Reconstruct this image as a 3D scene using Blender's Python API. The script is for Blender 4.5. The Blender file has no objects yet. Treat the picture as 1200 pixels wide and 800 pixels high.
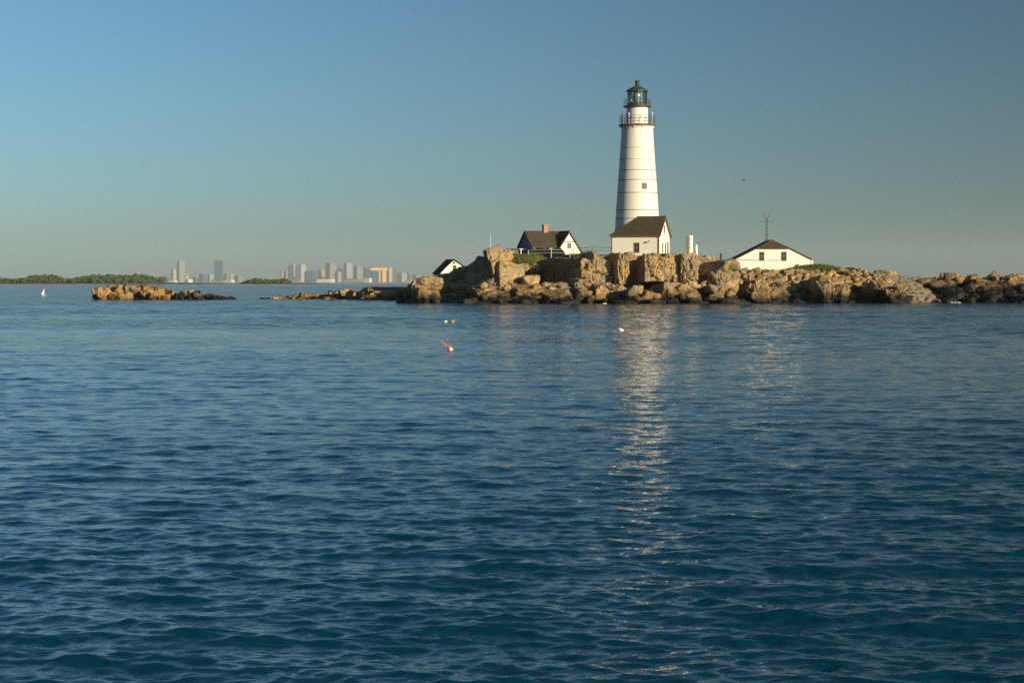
import bpy, bmesh, math, random
import numpy as np
from mathutils import Vector, Matrix, noise as mnoise

R = math.radians
random.seed(7)
rng = np.random.default_rng(7)
sc = bpy.context.scene
COL = sc.collection

# ------------------------------------------------------------------ camera
F = 2239.0            # focal length in pixels of a 1200 px wide picture
CAM_H = 2.9
HZ = 331.0            # row of the horizon in that picture
cam_d = bpy.data.cameras.new('camera')
cam = bpy.data.objects.new('camera', cam_d)
COL.objects.link(cam)
cam.location = (0, 0, CAM_H)
cam.rotation_euler = (R(90), 0, 0)
cam_d.sensor_width = 36
cam_d.lens = 36 * F / 1200
cam_d.shift_y = -(400 - HZ) / 1200
cam_d.clip_start = 0.5
cam_d.clip_end = 60000
sc.camera = cam

# ------------------------------------------------------------------ light
SUN_EL, SUN_AZ = R(12.5), R(134)       # azimuth clockwise from +Y (view direction)
w = bpy.data.worlds.new('World')
sc.world = w
w.use_nodes = True
wn = w.node_tree
bg = wn.nodes['Background']
sky = wn.nodes.new('ShaderNodeTexSky')
sky.sky_type = 'NISHITA'
sky.sun_disc = False
sky.sun_elevation = SUN_EL
sky.sun_rotation = SUN_AZ
sky.altitude = 0
sky.air_density = 0.87
sky.dust_density = 0.8
sky.ozone_density = 4.0
# skylight is polarised most strongly at right angles to the sun, and the photograph was taken through a polariser:
# brightness falls with the squared sine of the angle from the sun
_sd = (math.sin(SUN_AZ) * math.cos(SUN_EL), math.cos(SUN_AZ) * math.cos(SUN_EL), math.sin(SUN_EL))
_tc = wn.nodes.new('ShaderNodeTexCoord')
_dot = wn.nodes.new('ShaderNodeVectorMath'); _dot.operation = 'DOT_PRODUCT'
_dot.inputs[1].default_value = _sd
wn.links.new(_tc.outputs['Generated'], _dot.inputs[0])
_sq = wn.nodes.new('ShaderNodeMath'); _sq.operation = 'MULTIPLY'
wn.links.new(_dot.outputs['Value'], _sq.inputs[0]); wn.links.new(_dot.outputs['Value'], _sq.inputs[1])
_ma = wn.nodes.new('ShaderNodeMath'); _ma.operation = 'MULTIPLY_ADD'
POL = 0.82
SKY = .119
wn.links.new(_sq.outputs[0], _ma.inputs[0]); _ma.inputs[1].default_value = POL * SKY; _ma.inputs[2].default_value = (1 - POL) * SKY
_tint = wn.nodes.new('ShaderNodeMix'); _tint.data_type = 'RGBA'; _tint.blend_type = 'MULTIPLY'
_tint.inputs[0].default_value = 1.0
_tint.inputs[7].default_value = (.83, 1.04, 1.04, 1)      # the picture's cool white balance
wn.links.new(sky.outputs[0], _tint.inputs[6])
wn.links.new(_tint.outputs[2], bg.inputs['Color'])
wn.links.new(_ma.outputs[0], bg.inputs['Strength'])

sun_d = bpy.data.lights.new('sun', 'SUN')
sun_d.energy = 5.0
sun_d.angle = R(0.5)
sun_d.color = (1.0, 0.83, 0.56)
sun = bpy.data.objects.new('sun', sun_d)
COL.objects.link(sun)
sdir = Vector((math.sin(SUN_AZ) * math.cos(SUN_EL), math.cos(SUN_AZ) * math.cos(SUN_EL), math.sin(SUN_EL)))
sun.rotation_euler = sdir.to_track_quat('Z', 'Y').to_euler()
sun.location = (60, -60, 60)

sc.view_settings.view_transform = 'Standard'
sc.view_settings.look = 'None'
sc.view_settings.gamma = 1
sc.view_settings.exposure = 0.30
sc.render.engine = 'CYCLES'
sc.cycles.use_denoising = False
sc.render.filter_size = 1.3
sc.cycles.max_bounces = 6
sc.cycles.diffuse_bounces = 3
sc.cycles.glossy_bounces = 3
sc.cycles.transparent_max_bounces = 12
sc.cycles.sample_clamp_indirect = 6
sc.cycles.caustics_reflective = False

# ------------------------------------------------------------------ helpers
def px(x, Y):
    return (x - 600) / F * Y

def pz(y, Y):
    return CAM_H - (y - HZ) / F * Y

def waterY(y):
    return CAM_H * F / (y - HZ)

class NT:
    """small helper to build a node material"""
    def __init__(s, name, rough=0.8, color=(.5, .5, .5), spec=0.3, metallic=0.0):
        s.m = bpy.data.materials.new(name)
        s.m.use_nodes = True
        s.t = s.m.node_tree
        s.b = s.t.nodes['Principled BSDF']
        s.b.inputs['Base Color'].default_value = (*color, 1)
        s.b.inputs['Roughness'].default_value = rough
        s.b.inputs['Specular IOR Level'].default_value = spec
        s.b.inputs['Metallic'].default_value = metallic
    def n(s, typ, **kw):
        nd = s.t.nodes.new(typ)
        for k, v in kw.items():
            if k in nd.inputs.keys():
                nd.inputs[k].default_value = v
            else:
                setattr(nd, k, v)
        return nd
    def l(s, a, b):
        s.t.links.new(a, b)
    def coords(s, scale=(1, 1, 1), obj=False):
        if obj:
            src = s.n('ShaderNodeTexCoord').outputs['Object']
        else:
            src = s.n('ShaderNodeNewGeometry').outputs['Position']
        mp = s.n('ShaderNodeMapping')
        mp.inputs['Scale'].default_value = scale
        s.l(src, mp.inputs['Vector'])
        return mp.outputs[0]
    def noise(s, scale, detail=4, rough=.55, vec=None):
        nd = s.n('ShaderNodeTexNoise')
        nd.inputs['Scale'].default_value = scale
        nd.inputs['Detail'].default_value = detail
        nd.inputs['Roughness'].default_value = rough
        s.l(vec if vec is not None else s.coords(), nd.inputs['Vector'])
        return nd.outputs['Fac']
    def ramp(s, fac, stops):
        nd = s.n('ShaderNodeValToRGB')
        el = nd.color_ramp.elements
        while len(el) < len(stops):
            el.new(0.5)
        for e, (p, c) in zip(el, stops):
            e.position = p
            e.color = (*c, 1) if len(c) == 3 else c
        s.l(fac, nd.inputs[0])
        return nd.outputs[0]
    def mix(s, fac, a, b, mode='MIX'):
        nd = s.n('ShaderNodeMix', data_type='RGBA', blend_type=mode)
        for i, v in ((0, fac), (6, a), (7, b)):
            if isinstance(v, (int, float)):
                nd.inputs[i].default_value = v
            elif isinstance(v, tuple):
                nd.inputs[i].default_value = (*v, 1)
            else:
                s.l(v, nd.inputs[i])
        return nd.outputs[2]
    def math(s, op, a, b=0.0, c=None):
        nd = s.n('ShaderNodeMath', operation=op)
        for i, v in enumerate((a, b, c)):
            if v is None:
                continue
            if isinstance(v, (int, float)):
                nd.inputs[i].default_value = v
            else:
                s.l(v, nd.inputs[i])
        return nd.outputs[0]
    def bump(s, h, strength=.4, dist=.1, prev=None):
        nd = s.n('ShaderNodeBump')
        nd.inputs['Strength'].default_value = strength
        nd.inputs['Distance'].default_value = dist
        s.l(h, nd.inputs['Height'])
        if prev is not None:
            s.l(prev, nd.inputs['Normal'])
        s.l(nd.outputs[0], s.b.inputs['Normal'])
        return nd.outputs[0]
    def base(s, c):
        s.l(c, s.b.inputs['Base Color'])

def painted(name, c, dirt=(.55, .48, .38), amount=.35, rough=.6, scale=1.2, streak=True):
    """paint with worn, streaky patches"""
    m = NT(name, rough=rough, color=c)
    v = m.coords((1, 1, .18) if streak else (1, 1, 1))
    f = m.noise(scale, 5, .65, v)
    k = m.ramp(f, [(.48, (0, 0, 0)), (.8, (amount, amount, amount))])
    m.base(m.mix(k, c, dirt))
    m.bump(m.noise(9, 3, .6), .25, .03)
    return m.m

def plain(name, c, rough=.6, metallic=0.0, vary=.2, scale=2.0):
    m = NT(name, rough=rough, color=c, metallic=metallic)
    f = m.noise(scale, 4)
    lo = tuple(x * (1 - vary) for x in c)
    hi = tuple(min(1, x * (1 + vary)) for x in c)
    m.base(m.ramp(f, [(.3, lo), (.7, hi)]))
    return m.m

def rock_material(name, warm=1.0, band=(1.0, 2.3), tint=(1, 1, 1), upper_band=3.0):
    m = NT(name, rough=.85, spec=.25)
    g = m.n('ShaderNodeNewGeometry')
    big = m.noise(.16, 4, .6)
    mid = m.noise(.9, 5, .65)
    fine = m.noise(4.5, 5, .7)
    c1 = m.ramp(big, [(.30, (.20, .17, .125)), (.44, (.34, .25, .14)), (.60, (.45, .31, .15)), (.75, (.27, .22, .15))])
    c2 = m.ramp(mid, [(.3, (.42, .40, .37)), (.5, (1, 1, 1)), (.72, (1.25, 1.12, .92))])
    c = m.mix(1.0, c1, c2, 'MULTIPLY')
    c3 = m.ramp(fine, [(.30, (.42, .40, .37)), (.52, (1.03, 1.01, .98)), (.75, (1.25, 1.2, 1.1))])
    c = m.mix(.8, c, c3, 'MULTIPLY')
    c = m.mix(m.ramp(m.noise(.33, 4, .6, m.coords((1.2, 1, .8))), [(.52, (0, 0, 0)), (.62, (.7, .7, .7))]), c, m.mix(1.0, (.30, .275, .22), c3, 'MULTIPLY'))
    # rusty lichen blotches
    li = m.ramp(m.noise(.55, 3, .5, m.coords((1, 1, 1.4))), [(.60, (0, 0, 0)), (.70, (.65, .65, .65))])
    c = m.mix(li, c, (.56, .33, .11))
    if tint != (1, 1, 1): c = m.mix(1.0, c, tint, 'MULTIPLY')
    # joints and cracks
    vor = m.n('ShaderNodeTexVoronoi', feature='DISTANCE_TO_EDGE')
    vor.inputs['Scale'].default_value = 1
    warp = m.n('ShaderNodeMix', data_type='VECTOR')
    pv = m.coords((.55, .55, .28))
    nz = m.n('ShaderNodeTexNoise')
    nz.inputs['Scale'].default_value = 1.3
    m.l(pv, nz.inputs['Vector'])
    add = m.n('ShaderNodeVectorMath', operation='MULTIPLY_ADD')
    m.l(nz.outputs['Color'], add.inputs[0])
    add.inputs[1].default_value = (.5, .5, .5)
    m.l(pv, add.inputs[2])
    m.l(add.outputs[0], vor.inputs['Vector'])
    crack = m.ramp(vor.outputs['Distance'], [(.0, (.28, .25, .22)), (.035, (1, 1, 1))])
    c = m.mix(.8, c, crack, 'MULTIPLY')
    # tide band: weed and wet algae up to the high-water mark
    z = m.n('ShaderNodeSeparateXYZ')
    m.l(g.outputs['Position'], z.inputs[0])
    zz = m.math('SUBTRACT', z.outputs['Z'], m.math('MULTIPLY', m.math('SUBTRACT', m.noise(.30, 5, .7), .5), 4.0))
    mr = m.n('ShaderNodeMapRange', interpolation_type='SMOOTHSTEP')
    mr.inputs['From Min'].default_value = band[0]
    mr.inputs['From Max'].default_value = band[1]
    m.l(zz, mr.inputs['Value'])
    mr2 = m.n('ShaderNodeMapRange', interpolation_type='SMOOTHSTEP')
    mr2.inputs['From Min'].default_value = band[1] - .1
    mr2.inputs['From Max'].default_value = band[1] + upper_band * .5
    m.l(zz, mr2.inputs['Value'])
    c = m.mix(mr2.outputs[0], m.mix(1.0, c, (.62, .58, .52), 'MULTIPLY'), c)  # rock darkened in a zone just above the tide band
    c = m.mix(mr.outputs[0], (.016, .015, .011), c)
    m.base(c)
    rr = m.n('ShaderNodeMapRange')
    rr.inputs['To Min'].default_value = .55
    rr.inputs['To Max'].default_value = .9
    m.l(mr.outputs[0], rr.inputs['Value'])
    m.l(rr.outputs[0], m.b.inputs['Roughness'])
    b1 = m.bump(vor.outputs['Distance'], .5, .25)
    hh = m.math('ADD', m.math('MULTIPLY', mid, .6), m.math('MULTIPLY', fine, .25))
    m.bump(hh, .8, .45, b1)
    return m.m

class MB:
    """collects shapes and links them as ONE mesh object"""
    def __init__(s):
        s.v, s.f = [], []
    def add(s, vs, fs):
        o = len(s.v)
        s.v += [tuple(p) for p in vs]
        s.f += [tuple(i + o for i in f) for f in fs]
        return s
    def box(s, x0, x1, y0, y1, z0, z1):
        return s.add([(x0, y0, z0), (x1, y0, z0), (x1, y1, z0), (x0, y1, z0), (x0, y0, z1), (x1, y0, z1), (x1, y1, z1), (x0, y1, z1)],
                     [(3, 2, 1, 0), (4, 5, 6, 7), (0, 1, 5, 4), (1, 2, 6, 5), (2, 3, 7, 6), (3, 0, 4, 7)])
    def hexa(s, p):     # eight corners, bottom loop then top loop
        return s.add(p, [(3, 2, 1, 0), (4, 5, 6, 7), (0, 1, 5, 4), (1, 2, 6, 5), (2, 3, 7, 6), (3, 0, 4, 7)])
    def slab(s, quad, th):
        """a quad given counter-clockwise from above, thickened downwards"""
        return s.hexa([(a, b, c - th) for a, b, c in quad] + [tuple(q) for q in quad])
    def prism(s, poly, axis, a, b):
        """polygon (u, z) swept along x or y from a to b"""
        n = len(poly)
        if axis == 'x':
            vs = [(a, u, z) for u, z in poly] + [(b, u, z) for u, z in poly]
        else:
            vs = [(u, a, z) for u, z in poly] + [(u, b, z) for u, z in poly]
        fs = [tuple(range(n)), tuple(range(2 * n - 1, n - 1, -1))] + [(i, i + n, (i + 1) % n + n, (i + 1) % n) for i in range(n)]
        return s.add(vs, fs)
    def tube(s, p0, p1, r, r1=None, n=8):
        p0, p1 = Vector(p0), Vector(p1)
        r1 = r if r1 is None else r1
        d = (p1 - p0).normalized()
        u = d.orthogonal().normalized()
        k = d.cross(u)
        vs = []
        for p, q in ((p0, r), (p1, r1)):
            for i in range(n):
                a = 2 * math.pi * i / n
                vs.append(p + u * (q * math.cos(a)) + k * (q * math.sin(a)))
        fs = [tuple(range(n - 1, -1, -1)), tuple(range(n, 2 * n))] + [(i, (i + 1) % n, (i + 1) % n + n, i + n) for i in range(n)]
        return s.add(vs, fs)
    def path(s, pts, r, n=6):
        for a, b in zip(pts, pts[1:]):
            s.tube(a, b, r, None, n)
        return s
    def lathe(s, prof, n=32, c=(0, 0, 0), cap=True):
        vs, fs = [], []
        for r, z in prof:
            for i in range(n):
                a = 2 * math.pi * i / n
                vs.append((c[0] + r * math.cos(a), c[1] + r * math.sin(a), c[2] + z))
        for j in range(len(prof) - 1):
            for i in range(n):
                k = (i + 1) % n
                fs.append((j * n + i, j * n + k, (j + 1) * n + k, (j + 1) * n + i))
        if cap:
            fs.append(tuple(range(n - 1, -1, -1)))
            fs.append(tuple(range((len(prof) - 1) * n, len(prof) * n)))
        return s.add(vs, fs)
    def ring(s, r0, r1, z0, z1, n=40):
        vs, fs = [], []
        prof = [(r0, z0), (r1, z0), (r1, z1), (r0, z1)]
        for r, z in prof:
            for i in range(n):
                a = 2 * math.pi * i / n
                vs.append((r * math.cos(a), r * math.sin(a), z))
        for j in range(4):
            for i in range(n):
                k = (i + 1) % n
                fs.append((j * n + i, j * n + k, ((j + 1) % 4) * n + k, ((j + 1) % 4) * n + i))
        return s.add(vs, fs)
    def hoop(s, R_, z, r, n=40):
        pts = [(R_ * math.cos(2 * math.pi * i / n), R_ * math.sin(2 * math.pi * i / n), z) for i in range(n + 1)]
        return s.path(pts, r, 5)
    def build(s, name, mat, parent=None, smooth=False):
        me = bpy.data.meshes.new(name)
        me.from_pydata(s.v, [], s.f)
        me.materials.append(mat)
        me.update()
        if smooth:
            me.polygons.foreach_set('use_smooth', [True] * len(me.polygons))
            try:
                me.set_sharp_from_angle(angle=R(35))
            except Exception:
                pass
        o = bpy.data.objects.new(name, me)
        COL.objects.link(o)
        if parent:
            o.parent = parent
        return o

def np_mesh(name, v, f, mat, smooth=False, parent=None, loc=None):
    """v: (n,3) array, f: (m,k) array, linked as one object"""
    me = bpy.data.meshes.new(name)
    v = np.asarray(v, dtype=np.float32)
    f = np.asarray(f, dtype=np.int32)
    me.vertices.add(len(v))
    me.vertices.foreach_set('co', v.ravel())
    k = f.shape[1]
    me.loops.add(f.size)
    me.loops.foreach_set('vertex_index', f.ravel())
    me.polygons.add(len(f))
    me.polygons.foreach_set('loop_start', np.arange(0, f.size, k, dtype=np.int32))
    me.polygons.foreach_set('use_smooth', np.full(len(f), smooth))
    me.materials.append(mat)
    me.update(calc_edges=True)
    me.validate()
    o = bpy.data.objects.new(name, me)
    COL.objects.link(o)
    if parent:
        o.parent = parent
    if loc:
        o.location = loc
    return o

def tag(o, label=None, cat=None, group=None, kind=None):
    if label: o['label'] = label
    if cat: o['category'] = cat
    if group: o['group'] = group
    if kind: o['kind'] = kind
    return o

def thing(name, loc, rz, label, cat, group=None):
    o = bpy.data.objects.new(name, None)
    o.empty_display_size = .3
    COL.objects.link(o)
    o.location = loc
    o.rotation_euler = (0, 0, rz)
    return tag(o, label, cat, group)

# ---- rock shapes: rounded intersections of random half spaces
_ico = {}
def ico(level):
    if level not in _ico:
        bm = bmesh.new()
        bmesh.ops.create_icosphere(bm, subdivisions=level, radius=1)
        v = np.array([x.co[:] for x in bm.verts])
        f = np.array([[q.index for q in p.verts] for p in bm.faces])
        bm.free()
        v /= np.linalg.norm(v, axis=1)[:, None]
        _ico[level] = (v, f)
    return _ico[level]

def rock(seed, level=4, p=34, chops=10, jit=.2, rough=.05, frac=.10, cells=1.5):
    """unit rock within about [-1,1]^3: planes cut it, joints break its faces into steps"""
    r = np.random.default_rng(seed)
    d, f = ico(level)
    N = np.array([[1, 0, 0], [-1, 0, 0], [0, 1, 0], [0, -1, 0], [0, 0, 1], [0, 0, -1]], float)
    N += r.normal(0, jit, N.shape)
    off = r.uniform(.88, 1.0, 6)
    E = r.normal(0, 1, (chops, 3))
    N = np.vstack([N, E])
    N /= np.linalg.norm(N, axis=1)[:, None]
    off = np.concatenate([off, r.uniform(.84, 1.2, chops)])
    k = np.maximum(d @ N.T, 0) / off
    rad = (k ** p).sum(1) ** (-1 / p)
    v = d * np.minimum(rad, 1.5)[:, None]
    o = Vector(r.uniform(-50, 50, 3))
    if frac:
        q1 = np.empty(len(v))
        for i, q in enumerate(v):
            w_ = Vector((q[0] * cells, q[1] * cells, q[2] * cells * .8)) + o
            w_ = w_ + Vector((.25 * mnoise.noise(w_ * 1.1), .25 * mnoise.noise(w_ * 1.1 + Vector((9, 2, 4))), 0))
            dd, pp = mnoise.voronoi(w_)
            c0 = pp[0]
            hsh = math.sin(c0[0] * 12.99 + c0[1] * 78.23 + c0[2] * 37.7) * 43758.5
            hsh -= math.floor(hsh)
            e = dd[1] - dd[0]
            rel = w_ - c0
            q1[i] = (hsh - .6) * 1.0 + .35 * (rel.z * (hsh - .5) * 2 + rel.x * math.sin(hsh * 40)) - (.8 * (1 - e / .06) if e < .06 else 0)
        q2 = np.zeros(len(v))
        if level >= 5:
            for i, q in enumerate(v):
                w_ = Vector((q[0] * cells * 2.9, q[1] * cells * 2.9, q[2] * cells * 3.6)) + o * 1.7
                w_ = w_ + Vector((.3 * mnoise.noise(w_ * .7), .3 * mnoise.noise(w_ * .7 + Vector((3, 8, 1))), .2 * mnoise.noise(w_ * .6 + Vector((5, 1, 1)))))
                dd, pp = mnoise.voronoi(w_)
                c0 = pp[0]
                hsh = math.sin(c0[0] * 9.99 + c0[1] * 58.23 + c0[2] * 27.7) * 23758.5
                hsh -= math.floor(hsh)
                e = dd[1] - dd[0]
                q2[i] = (hsh - .6) - (.9 * (1 - e / .09) if e < .09 else 0)
        v = v * (1 + frac * q1 + frac * .42 * q2)[:, None]
    if rough:
        h = np.array([mnoise.fractal(Vector(q) * 2.2 + o, .8, 2.1, 4) for q in v])
        v = v * (1 + rough * h)[:, None]
    return v, f

def place(v, size, loc, yaw=0, tilt=(0, 0)):
    M = Matrix.Rotation(yaw, 3, 'Z') @ Matrix.Rotation(tilt[0], 3, 'X') @ Matrix.Rotation(tilt[1], 3, 'Y')
    return (v * np.array(size)) @ np.array(M).T + np.array(loc)

class RockPile:
    def __init__(s):
        s.v, s.f, s.n = [], [], 0
    def add(s, v, f):
        s.v.append(v); s.f.append(f + s.n); s.n += len(v)
    def block(s, x0, x1, y0, y1, Y, depth=5, yaw=20, seed=0, tilt=(0, 0), level=5, **kw):
        """a rock whose outline fills about those columns and rows when it stands at distance Y"""
        W = (x1 - x0) * Y / F
        z1, z0 = pz(y0, Y), pz(y1, Y)
        v, f = rock(seed + 100, level, **kw)
        a = abs(R(yaw))
        wx = max(.3, (W - depth * math.sin(a) * .6) / max(.3, math.cos(a)))
        if wx < W * .5: wx = W * .5
        v = place(v, (wx / 2, depth / 2, (z1 - z0) / 2), (px((x0 + x1) / 2, Y), Y + depth / 2, (z0 + z1) / 2), R(yaw), (R(tilt[0]), R(tilt[1])))
        s.add(v, f)
    def lump(s, x, y, z, size, seed, yaw=0, level=3, **kw):
        v, f = rock(seed, level, **kw)
        s.add(place(v, size, (x, y, z), yaw), f)
    def build(s, name, mat, smooth=True):
        return np_mesh(name, np.vstack(s.v), np.vstack(s.f), mat, smooth)

# ------------------------------------------------------------------ materials
M_rock = rock_material('granite', band=(.6, 1.4), upper_band=2.2)
M_rip = rock_material('riprap_granite', band=(1.5, 2.4), upper_band=1.0, tint=(.98, .91, .80))
M_bank = rock_material('shade_toned_bank_granite', band=(2.0, 3.2), upper_band=1.2, tint=(.85, .82, .78))  # weed band raised and tint darkened to imitate the bank's shade
M_ledge = rock_material('ledge_granite', band=(-.6, .4), upper_band=1.4, tint=(.98, .88, .68))
M_white = painted('white_paint', (.80, .755, .67), amount=.15)
M_tower = painted('tower_paint', (.78, .735, .65), dirt=(.55, .46, .36), amount=.38, scale=.9)
M_shingle = None
def shingle(name, c, c2):
    m = NT(name, rough=.9, spec=.15)
    v = m.coords((1, 1, 1), obj=True)
    b = m.n('ShaderNodeTexBrick')
    b.inputs['Color1'].default_value = (*c, 1)
    b.inputs['Color2'].default_value = (*c2, 1)
    b.inputs['Mortar'].default_value = (c[0] * .5, c[1] * .5, c[2] * .5, 1)
    b.inputs['Scale'].default_value = 2.2
    b.inputs['Mortar Size'].default_value = .02
    b.inputs['Row Height'].default_value = .33
    sep = m.n('ShaderNodeSeparateXYZ'); m.l(v, sep.inputs[0])
    comb = m.n('ShaderNodeCombineXYZ')
    m.l(m.math('ADD', sep.outputs['X'], sep.outputs['Y']), comb.inputs[0])
    m.l(m.math('MULTIPLY', sep.outputs['Z'], 1.5), comb.inputs[1])
    m.l(comb.outputs[0], b.inputs['Vector'])
    f = m.noise(1.1, 5, .65)
    m.base(m.mix(.7, b.outputs['Color'], m.ramp(f, [(.3, (.65, .65, .65)), (.7, (1.2, 1.15, 1.1))]), 'MULTIPLY'))
    m.bump(b.outputs['Fac'], .4, -.03)
    return m.m
M_roof = shingle('brown_shingle', (.098, .076, .048), (.080, .063, .042))
M_roof_dark = shingle('dark_shingle', (.045, .036, .030), (.055, .045, .036))
M_roof_red = shingle('red_brown_shingle', (.105, .076, .052), (.088, .063, .044))
M_trim = plain('brown_trim', (.16, .11, .07))
M_iron = plain('dark_iron', (.045, .04, .035), rough=.55, vary=.4)
M_rust = plain('rust_iron', (.11, .07, .05), rough=.7, vary=.35)
M_hoop = plain('rusty_hoop', (.17, .12, .085), rough=.7, vary=.45, scale=1.5)
M_green = plain('weathered_green_iron', (.045, .07, .065), rough=.5, vary=.3)
M_steel = plain('grey_steel', (.10, .11, .11), rough=.45, vary=.2)
M_brick = NT('red_brick', rough=.9)
_b = M_brick.n('ShaderNodeTexBrick')
_b.inputs['Color1'].default_value = (.44, .19, .11, 1)
_b.inputs['Color2'].default_value = (.36, .15, .09, 1)
_b.inputs['Mortar'].default_value = (.45, .32, .25, 1)
_b.inputs['Scale'].default_value = 4
M_brick.l(M_brick.coords((1, 1, 1)), _b.inputs['Vector'])
M_brick.base(_b.outputs['Color'])
M_brick = M_brick.m
M_pane = NT('dark_pane', rough=.08, color=(.03, .035, .035), spec=.5).m
M_frame = painted('window_frame', (.30, .25, .18), amount=.3)
M_wood = plain('weathered_wood', (.17, .11, .07), rough=.85, vary=.35)
M_grey_wood = plain('grey_board', (.22, .20, .17), rough=.9, vary=.3)
M_whitewood = plain('white_rail_paint', (.72, .69, .64), vary=.12)
def clear_glass(name, fac, tint=(.9, .95, .95)):
    m = bpy.data.materials.new(name); m.use_nodes = True
    t = m.node_tree
    t.nodes.remove(t.nodes['Principled BSDF'])
    out = t.nodes['Material Output']
    tr = t.nodes.new('ShaderNodeBsdfTransparent'); tr.inputs[0].default_value = (*tint, 1)
    gl = t.nodes.new('ShaderNodeBsdfGlossy'); gl.inputs['Roughness'].default_value = .04
    mx = t.nodes.new('ShaderNodeMixShader')
    fr = t.nodes.new('ShaderNodeFresnel'); fr.inputs[0].default_value = 1.5
    nz = t.nodes.new('ShaderNodeTexNoise'); nz.inputs['Scale'].default_value = 3
    ad = t.nodes.new('ShaderNodeMath'); ad.operation = 'MULTIPLY_ADD'
    ad.inputs[1].default_value = fac; 
    t.links.new(nz.outputs['Fac'], ad.inputs[0]); t.links.new(fr.outputs[0], ad.inputs[2])
    t.links.new(ad.outputs[0], mx.inputs[0])
    t.links.new(tr.outputs[0], mx.inputs[1]); t.links.new(gl.outputs[0], mx.inputs[2])
    t.links.new(mx.outputs[0], out.inputs[0])
    return m
M_glass = clear_glass('lantern_glass', .12)
M_lens = NT('lens_glass', rough=.15, color=(.30, .33, .25), spec=.6).m

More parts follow.
